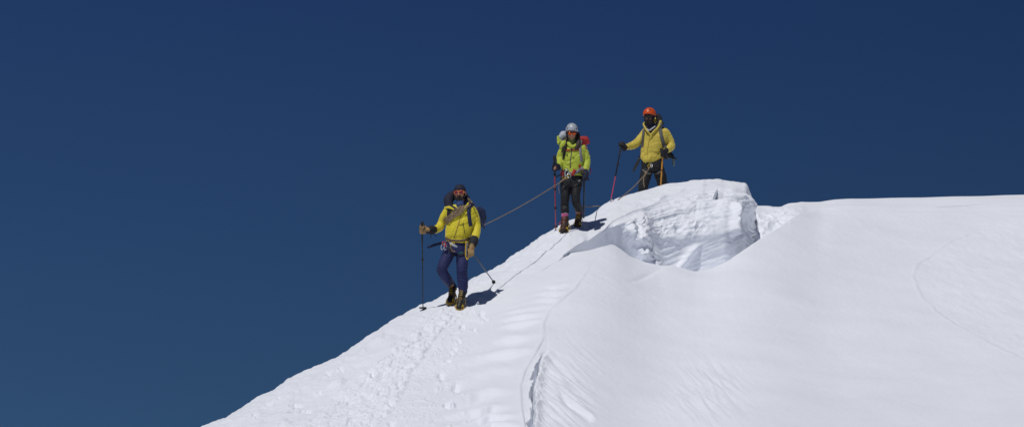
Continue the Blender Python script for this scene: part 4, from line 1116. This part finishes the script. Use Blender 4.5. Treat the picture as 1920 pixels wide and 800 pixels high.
# the mark on the helmet front: black slashes, and vents
vents(h3, hl3, [(-62,50,.005,.017,-30), (-52,52,.004,.012,60), (-42,47,.005,.016,-20), (-35,55,.004,.012,40), (-50,28,.009,.006,0), (-170,50,.006,.014,0), (-20,72,.006,.012,10)], M['black_fabric'], .104, .128, .118, .042, 'emblem_stroke')
mb = MB(); mb.tube([h3.p(.100*math.cos(a), .012 + .124*math.sin(a), -.006 + .040*max(0,-math.sin(a))) for a in np.linspace(-math.pi, 0, 15)], .006, 8, 2); mb.build('rim', M['black_fabric'], hl3, f3.org)
for sx in (-1, 1):
    mb = MB(); mb.tube([h3.p(sx*.090,-.01,.0), h3.p(sx*.074,-.035,-.06), h3.p(sx*.01,-.075,-.125)], .006, 8, 4, flat=.4); mb.build('chin_strap', M['black_fabric'], hl3, f3.org)
sunglasses(h3, b3, M['lens_dark'], M['lens_dark'], 1.1)
# gloves and poles
pT, pB = J(1165.5,270,-.27), W(1144.5, 380, depth_at(1145, 379))
ax = (pT - pB).normalized()
glove(f3, J(1172,276,-.22), pT - ax*.055, ax, 'glove', M['black_fabric'], b3, .018, bulk=1.3)
gpole(pT, pB, 'trekking_pole', 'pole with black upper and reddish lower shaft reaching out left of the orange helmeted climber', 'trekking poles', [(.12,.56,M['alu_black'],1.25), (.56,.93,M['pole_pink'],1.0), (.93,1,M['grey_web'],.8)], M['rubber'], locks=(.355,), basket=False, grip_len=.16, sc=1.1)
qT, qB = J(1243,284,-.24), J(1238, 368, -.18)
qB = W(1238, row_behind(1238, y3-.1), y3-.1)
ax = (qT - qB).normalized()
glove(f3, J(1249,282,-.16), qT - ax*.03, ax, 'glove', M['black_fabric'], b3, .018, bulk=1.3)
gpole(qT, qB, 'trekking_pole', 'orange pole held upright in front of black trousers by the orange helmeted climber', 'trekking poles', [(.08,1,M['pole_orange'],1.45)], M['rubber'], locks=(.45,), basket=False, grip_len=.08, strap=False)
# jacket details
mb = drape(f3, T3, [(1217,256),(1215,270),(1213,285),(1216,304)], .016, .004); mb.build('zip_flap', M['mustard_shell'], jk3, f3.org)
mb = drape(f3, T3, [(1212,248),(1213,254),(1212.5,249)], .006, .003); mb.build('drawcord', M['black_fabric'], jk3, f3.org)
# harness and knot
hb = drape(f3, T3, [(1212,305),(1218,308),(1226,306)], .03, .008); hs = hb.build('harness', M['black_fabric'], b3, f3.org)
biner(J(1217,311.5,-.20), .020, .026, .2, M['crampon_yellow'], hs, f3, .0055)
biner(J(1221.5,310.5,-.20), .012, .03, .05, M['steel'], hs, f3, .0075)
BT3 = bvh(tr3)
for pts in ([(1204,318),(1213,325),(1221,326)], [(1243,318),(1234,325),(1226,326)]):
    mb = drape(f3, BT3, pts, .028, .005); mb.build('leg_loop', M['grey_fabric'], hs, f3.org)
# backpack
pk3 = empty('backpack', J(1232,300,.25), 'dark grey backpack worn by the climber with the orange helmet', 'backpack', 'backpacks')
mb = MB(); mb.box(J(1232,266,.27), (.36,.24,.52), None, .3); mb.box(J(1245,291,.16), (.28,.16,.13), None, .35); mb.tube([J(1240,234,.12), J(1242,232,.15)], [.03,.03], 10)
skin(mb, 'pack_body', M['black_fabric'], pk3, f3.org, .01, 3, fold_fn(53, .006, 8)).location = f3.org - pk3.location
mb = drape(f3, T3, [(1240,231),(1238,240),(1240,254),(1244,268),(1247,277)], .056, .012, default_dy=-.05); mb.build('shoulder_strap', M['grey_fabric'], pk3, pk3.location)
mb = drape(f3, T3, [(1207,243),(1206,252),(1205,264),(1204,275)], .035, .010, default_dy=-.05); mb.build('shoulder_strap', M['grey_fabric'], pk3, pk3.location)
mb = MB(); mb.tube([J(1205,275,.02), J(1201,290,.04), J(1199,296,.02)], .010, 8, 4, flat=.5); mb.ell(J(1199.5,296.5,.0), (.035,.03,.028)); mb.tube([J(1199,298,.0), J(1194,308,-.01), J(1187,321,-.02)], [.017,.028,.015], 10, 4, flat=.4); mb.build('hip_belt', M['grey_fabric'], pk3, pk3.location)
mb = MB(); mb.tube([J(1252,290,.02), J(1259,291,.02), J(1262,296,.0), J(1268,297,.0)], [.03,.032,.02,.012], 10, 4, flat=.6); mb.tube([J(1262,291,.02), J(1262,298,.02), J(1264,306,.0)], [.014,.018,.012], 10, 4, flat=.5); mb.build('hip_belt', M['black_fabric'], pk3, pk3.location)
mb = MB(); mb.tube([J(1262.5,299,-.02), J(1263.5,310,-.02)], [.022,.016], 8, flat=.3); mb.build('strap_end', mat('strap_greygreen', (.10,.14,.13), .7), pk3, pk3.location)
mb = MB(); mb.tube([J(1249,290,-.16), J(1251,294,-.17), J(1254,298,-.17)], .005, 6, 3); mb.build('cord', M['grey_web'], pk3, pk3.location)

# ------------------------------------------------------------------ the climbing rope, span by span
A1 = f1.J(895, 428, .22); A2 = f2.J(1062, 334, -.20)
mb = MB(); P_ = []
for t in np.linspace(0, 1, 40):
    p = A1.lerp(A2, t); p.z -= .035*math.sin(math.pi*t); P_.append(p)
def twist_rope(P_, r=.0068):
    mb.tube(P_, r, 8, 2)
twist_rope(P_)
mb.tube([f2.J(1056,336,-.18), f2.J(1050,341,-.16), f2.J(1047.5,350,-.14), f2.J(1049,362,-.12)], .005, 6, 5)
tag(mb.build('climbing_rope', M['rope_tan'], None, A1), 'taut tan rope running from the lowest climber up to the lime green jacket', 'rope', 'rope spans between the climbers')
mb = MB(); A3 = f3.J(1218, 313, -.21)
snowp = lambda px, row: W(px, row, depth_at(px, row)) + Vector((0,0,.010))
K = f3.J(1211.5, 325, -.22)
B3 = snowp(1159, float(SR[np.argmin(np.abs(XS-1159))]) + 3)
P_ = [A3, f3.J(1215,319,-.215), K] + [K.lerp(B3, t) - Vector((0,0,.03*math.sin(math.pi*t))) for t in (.2,.4,.6,.8,1)]
mb.tube(P_, .0068, 8, 3)
crest = lambda px, d: W(px, float(SR[np.argmin(np.abs(XS-px))]) + d + 3, float(YS[np.argmin(np.abs(XS-px))]) + .4)
P_ = [B3, crest(1150, 3), crest(1138, 3), crest(1128, 1), W(1122,386,float(np.interp(1122,XS,YS))+.3), f2.J(1108,387,.6), f2.J(1094,386,.3), f2.J(1080,383,.2), f2.J(1070,378,.1), f2.J(1068,368,.08)]
mb.tube(P_, .0068, 8, 4)
mb.ell(f3.J(1211,324,-.22), (.020,.016,.03)); mb.ell(f3.J(1209,329,-.22), (.014,.012,.018))
mb.tube([f3.J(1207,332,-.21), f3.J(1206.8,342,-.21), f3.J(1208,350,-.2)], .0095, 8, 4)
tag(mb.build('climbing_rope', M['rope_tan'], None, A3), 'slack rope from the orange helmeted climber trailing over the crest to the lime green jacket', 'rope', 'rope spans between the climbers')
# ================================================================== LIGHT, SKY, CAMERA
SUN = Vector((-.22, -.41, .885)).normalized()
el = math.asin(SUN.z); az = math.atan2(SUN.x, SUN.y)
sc = bpy.context.scene
w = bpy.data.worlds.new("World"); sc.world = w; w.use_nodes = True
nt = w.node_tree; bg = nt.nodes['Background']
sky = nt.nodes.new('ShaderNodeTexSky'); sky.sky_type = 'NISHITA'; sky.sun_disc = False
sky.sun_elevation = el; sky.sun_rotation = az
sky.altitude = 4200; sky.air_density = 0.9; sky.dust_density = 0.0; sky.ozone_density = 4.0
tc = nt.nodes.new('ShaderNodeTexCoord')
ad = nt.nodes.new('ShaderNodeVectorMath'); ad.operation = 'ADD'; ad.inputs[1].default_value = (0, 0, .10)
nm = nt.nodes.new('ShaderNodeVectorMath'); nm.operation = 'NORMALIZE'
nt.links.new(tc.outputs['Generated'], ad.inputs[0]); nt.links.new(ad.outputs[0], nm.inputs[0]); nt.links.new(nm.outputs[0], sky.inputs['Vector'])
mx = nt.nodes.new('ShaderNodeMix'); mx.data_type = 'RGBA'; mx.blend_type = 'MULTIPLY'; mx.inputs[0].default_value = 1
sp = nt.nodes.new('ShaderNodeSeparateXYZ'); nt.links.new(tc.outputs['Generated'], sp.inputs[0])
rp = nt.nodes.new('ShaderNodeValToRGB'); rp.color_ramp.elements[0].position = .11; rp.color_ramp.elements[1].position = .235
rp.color_ramp.elements[0].color = (.52, .74, .78, 1); rp.color_ramp.elements[1].color = (.34, .53, .80, 1)
nt.links.new(sp.outputs['Z'], rp.inputs['Fac'])
# the sky deepens towards ninety degrees from the sun
ma = nt.nodes.new('ShaderNodeMapRange'); ma.inputs[1].default_value = -.15; ma.inputs[2].default_value = .16; ma.inputs[3].default_value = 1.06; ma.inputs[4].default_value = .80
nt.links.new(sp.outputs['X'], ma.inputs[0])
vm = nt.nodes.new('ShaderNodeVectorMath'); vm.operation = 'SCALE'; nt.links.new(rp.outputs['Color'], vm.inputs[0]); nt.links.new(ma.outputs[0], vm.inputs['Scale'])
nt.links.new(vm.outputs[0], mx.inputs[7])
nt.links.new(sky.outputs['Color'], mx.inputs[6]); nt.links.new(mx.outputs[2], bg.inputs['Color'])
bg.inputs['Strength'].default_value = 0.05
sl = bpy.data.lights.new('sun', 'SUN'); sl.energy = 2.78; sl.angle = math.radians(.55); sl.color = (1.0, .975, .945)
so = bpy.data.objects.new('sun', sl); C.objects.link(so)
so.rotation_euler = SUN.to_track_quat('Z', 'Y').to_euler(); so.location = (0, 0, 60)
cam = bpy.data.cameras.new('camera'); co_ = bpy.data.objects.new('camera', cam); C.objects.link(co_)
cam.lens = 36 * F / 1920; cam.sensor_width = 36; cam.clip_end = 80000; cam.clip_start = .5
co_.rotation_euler = (math.radians(90) + PITCH, 0, 0)
sc.camera = co_
sc.view_settings.view_transform = 'Standard'; sc.view_settings.look = 'None'
sc.view_settings.gamma = 1; sc.view_settings.use_curve_mapping = False; sc.view_settings.exposure = 0
sc.cycles.max_bounces = 8; sc.cycles.diffuse_bounces = 5
for o in bpy.data.objects:
    if '_org' in o.keys(): del o['_org']
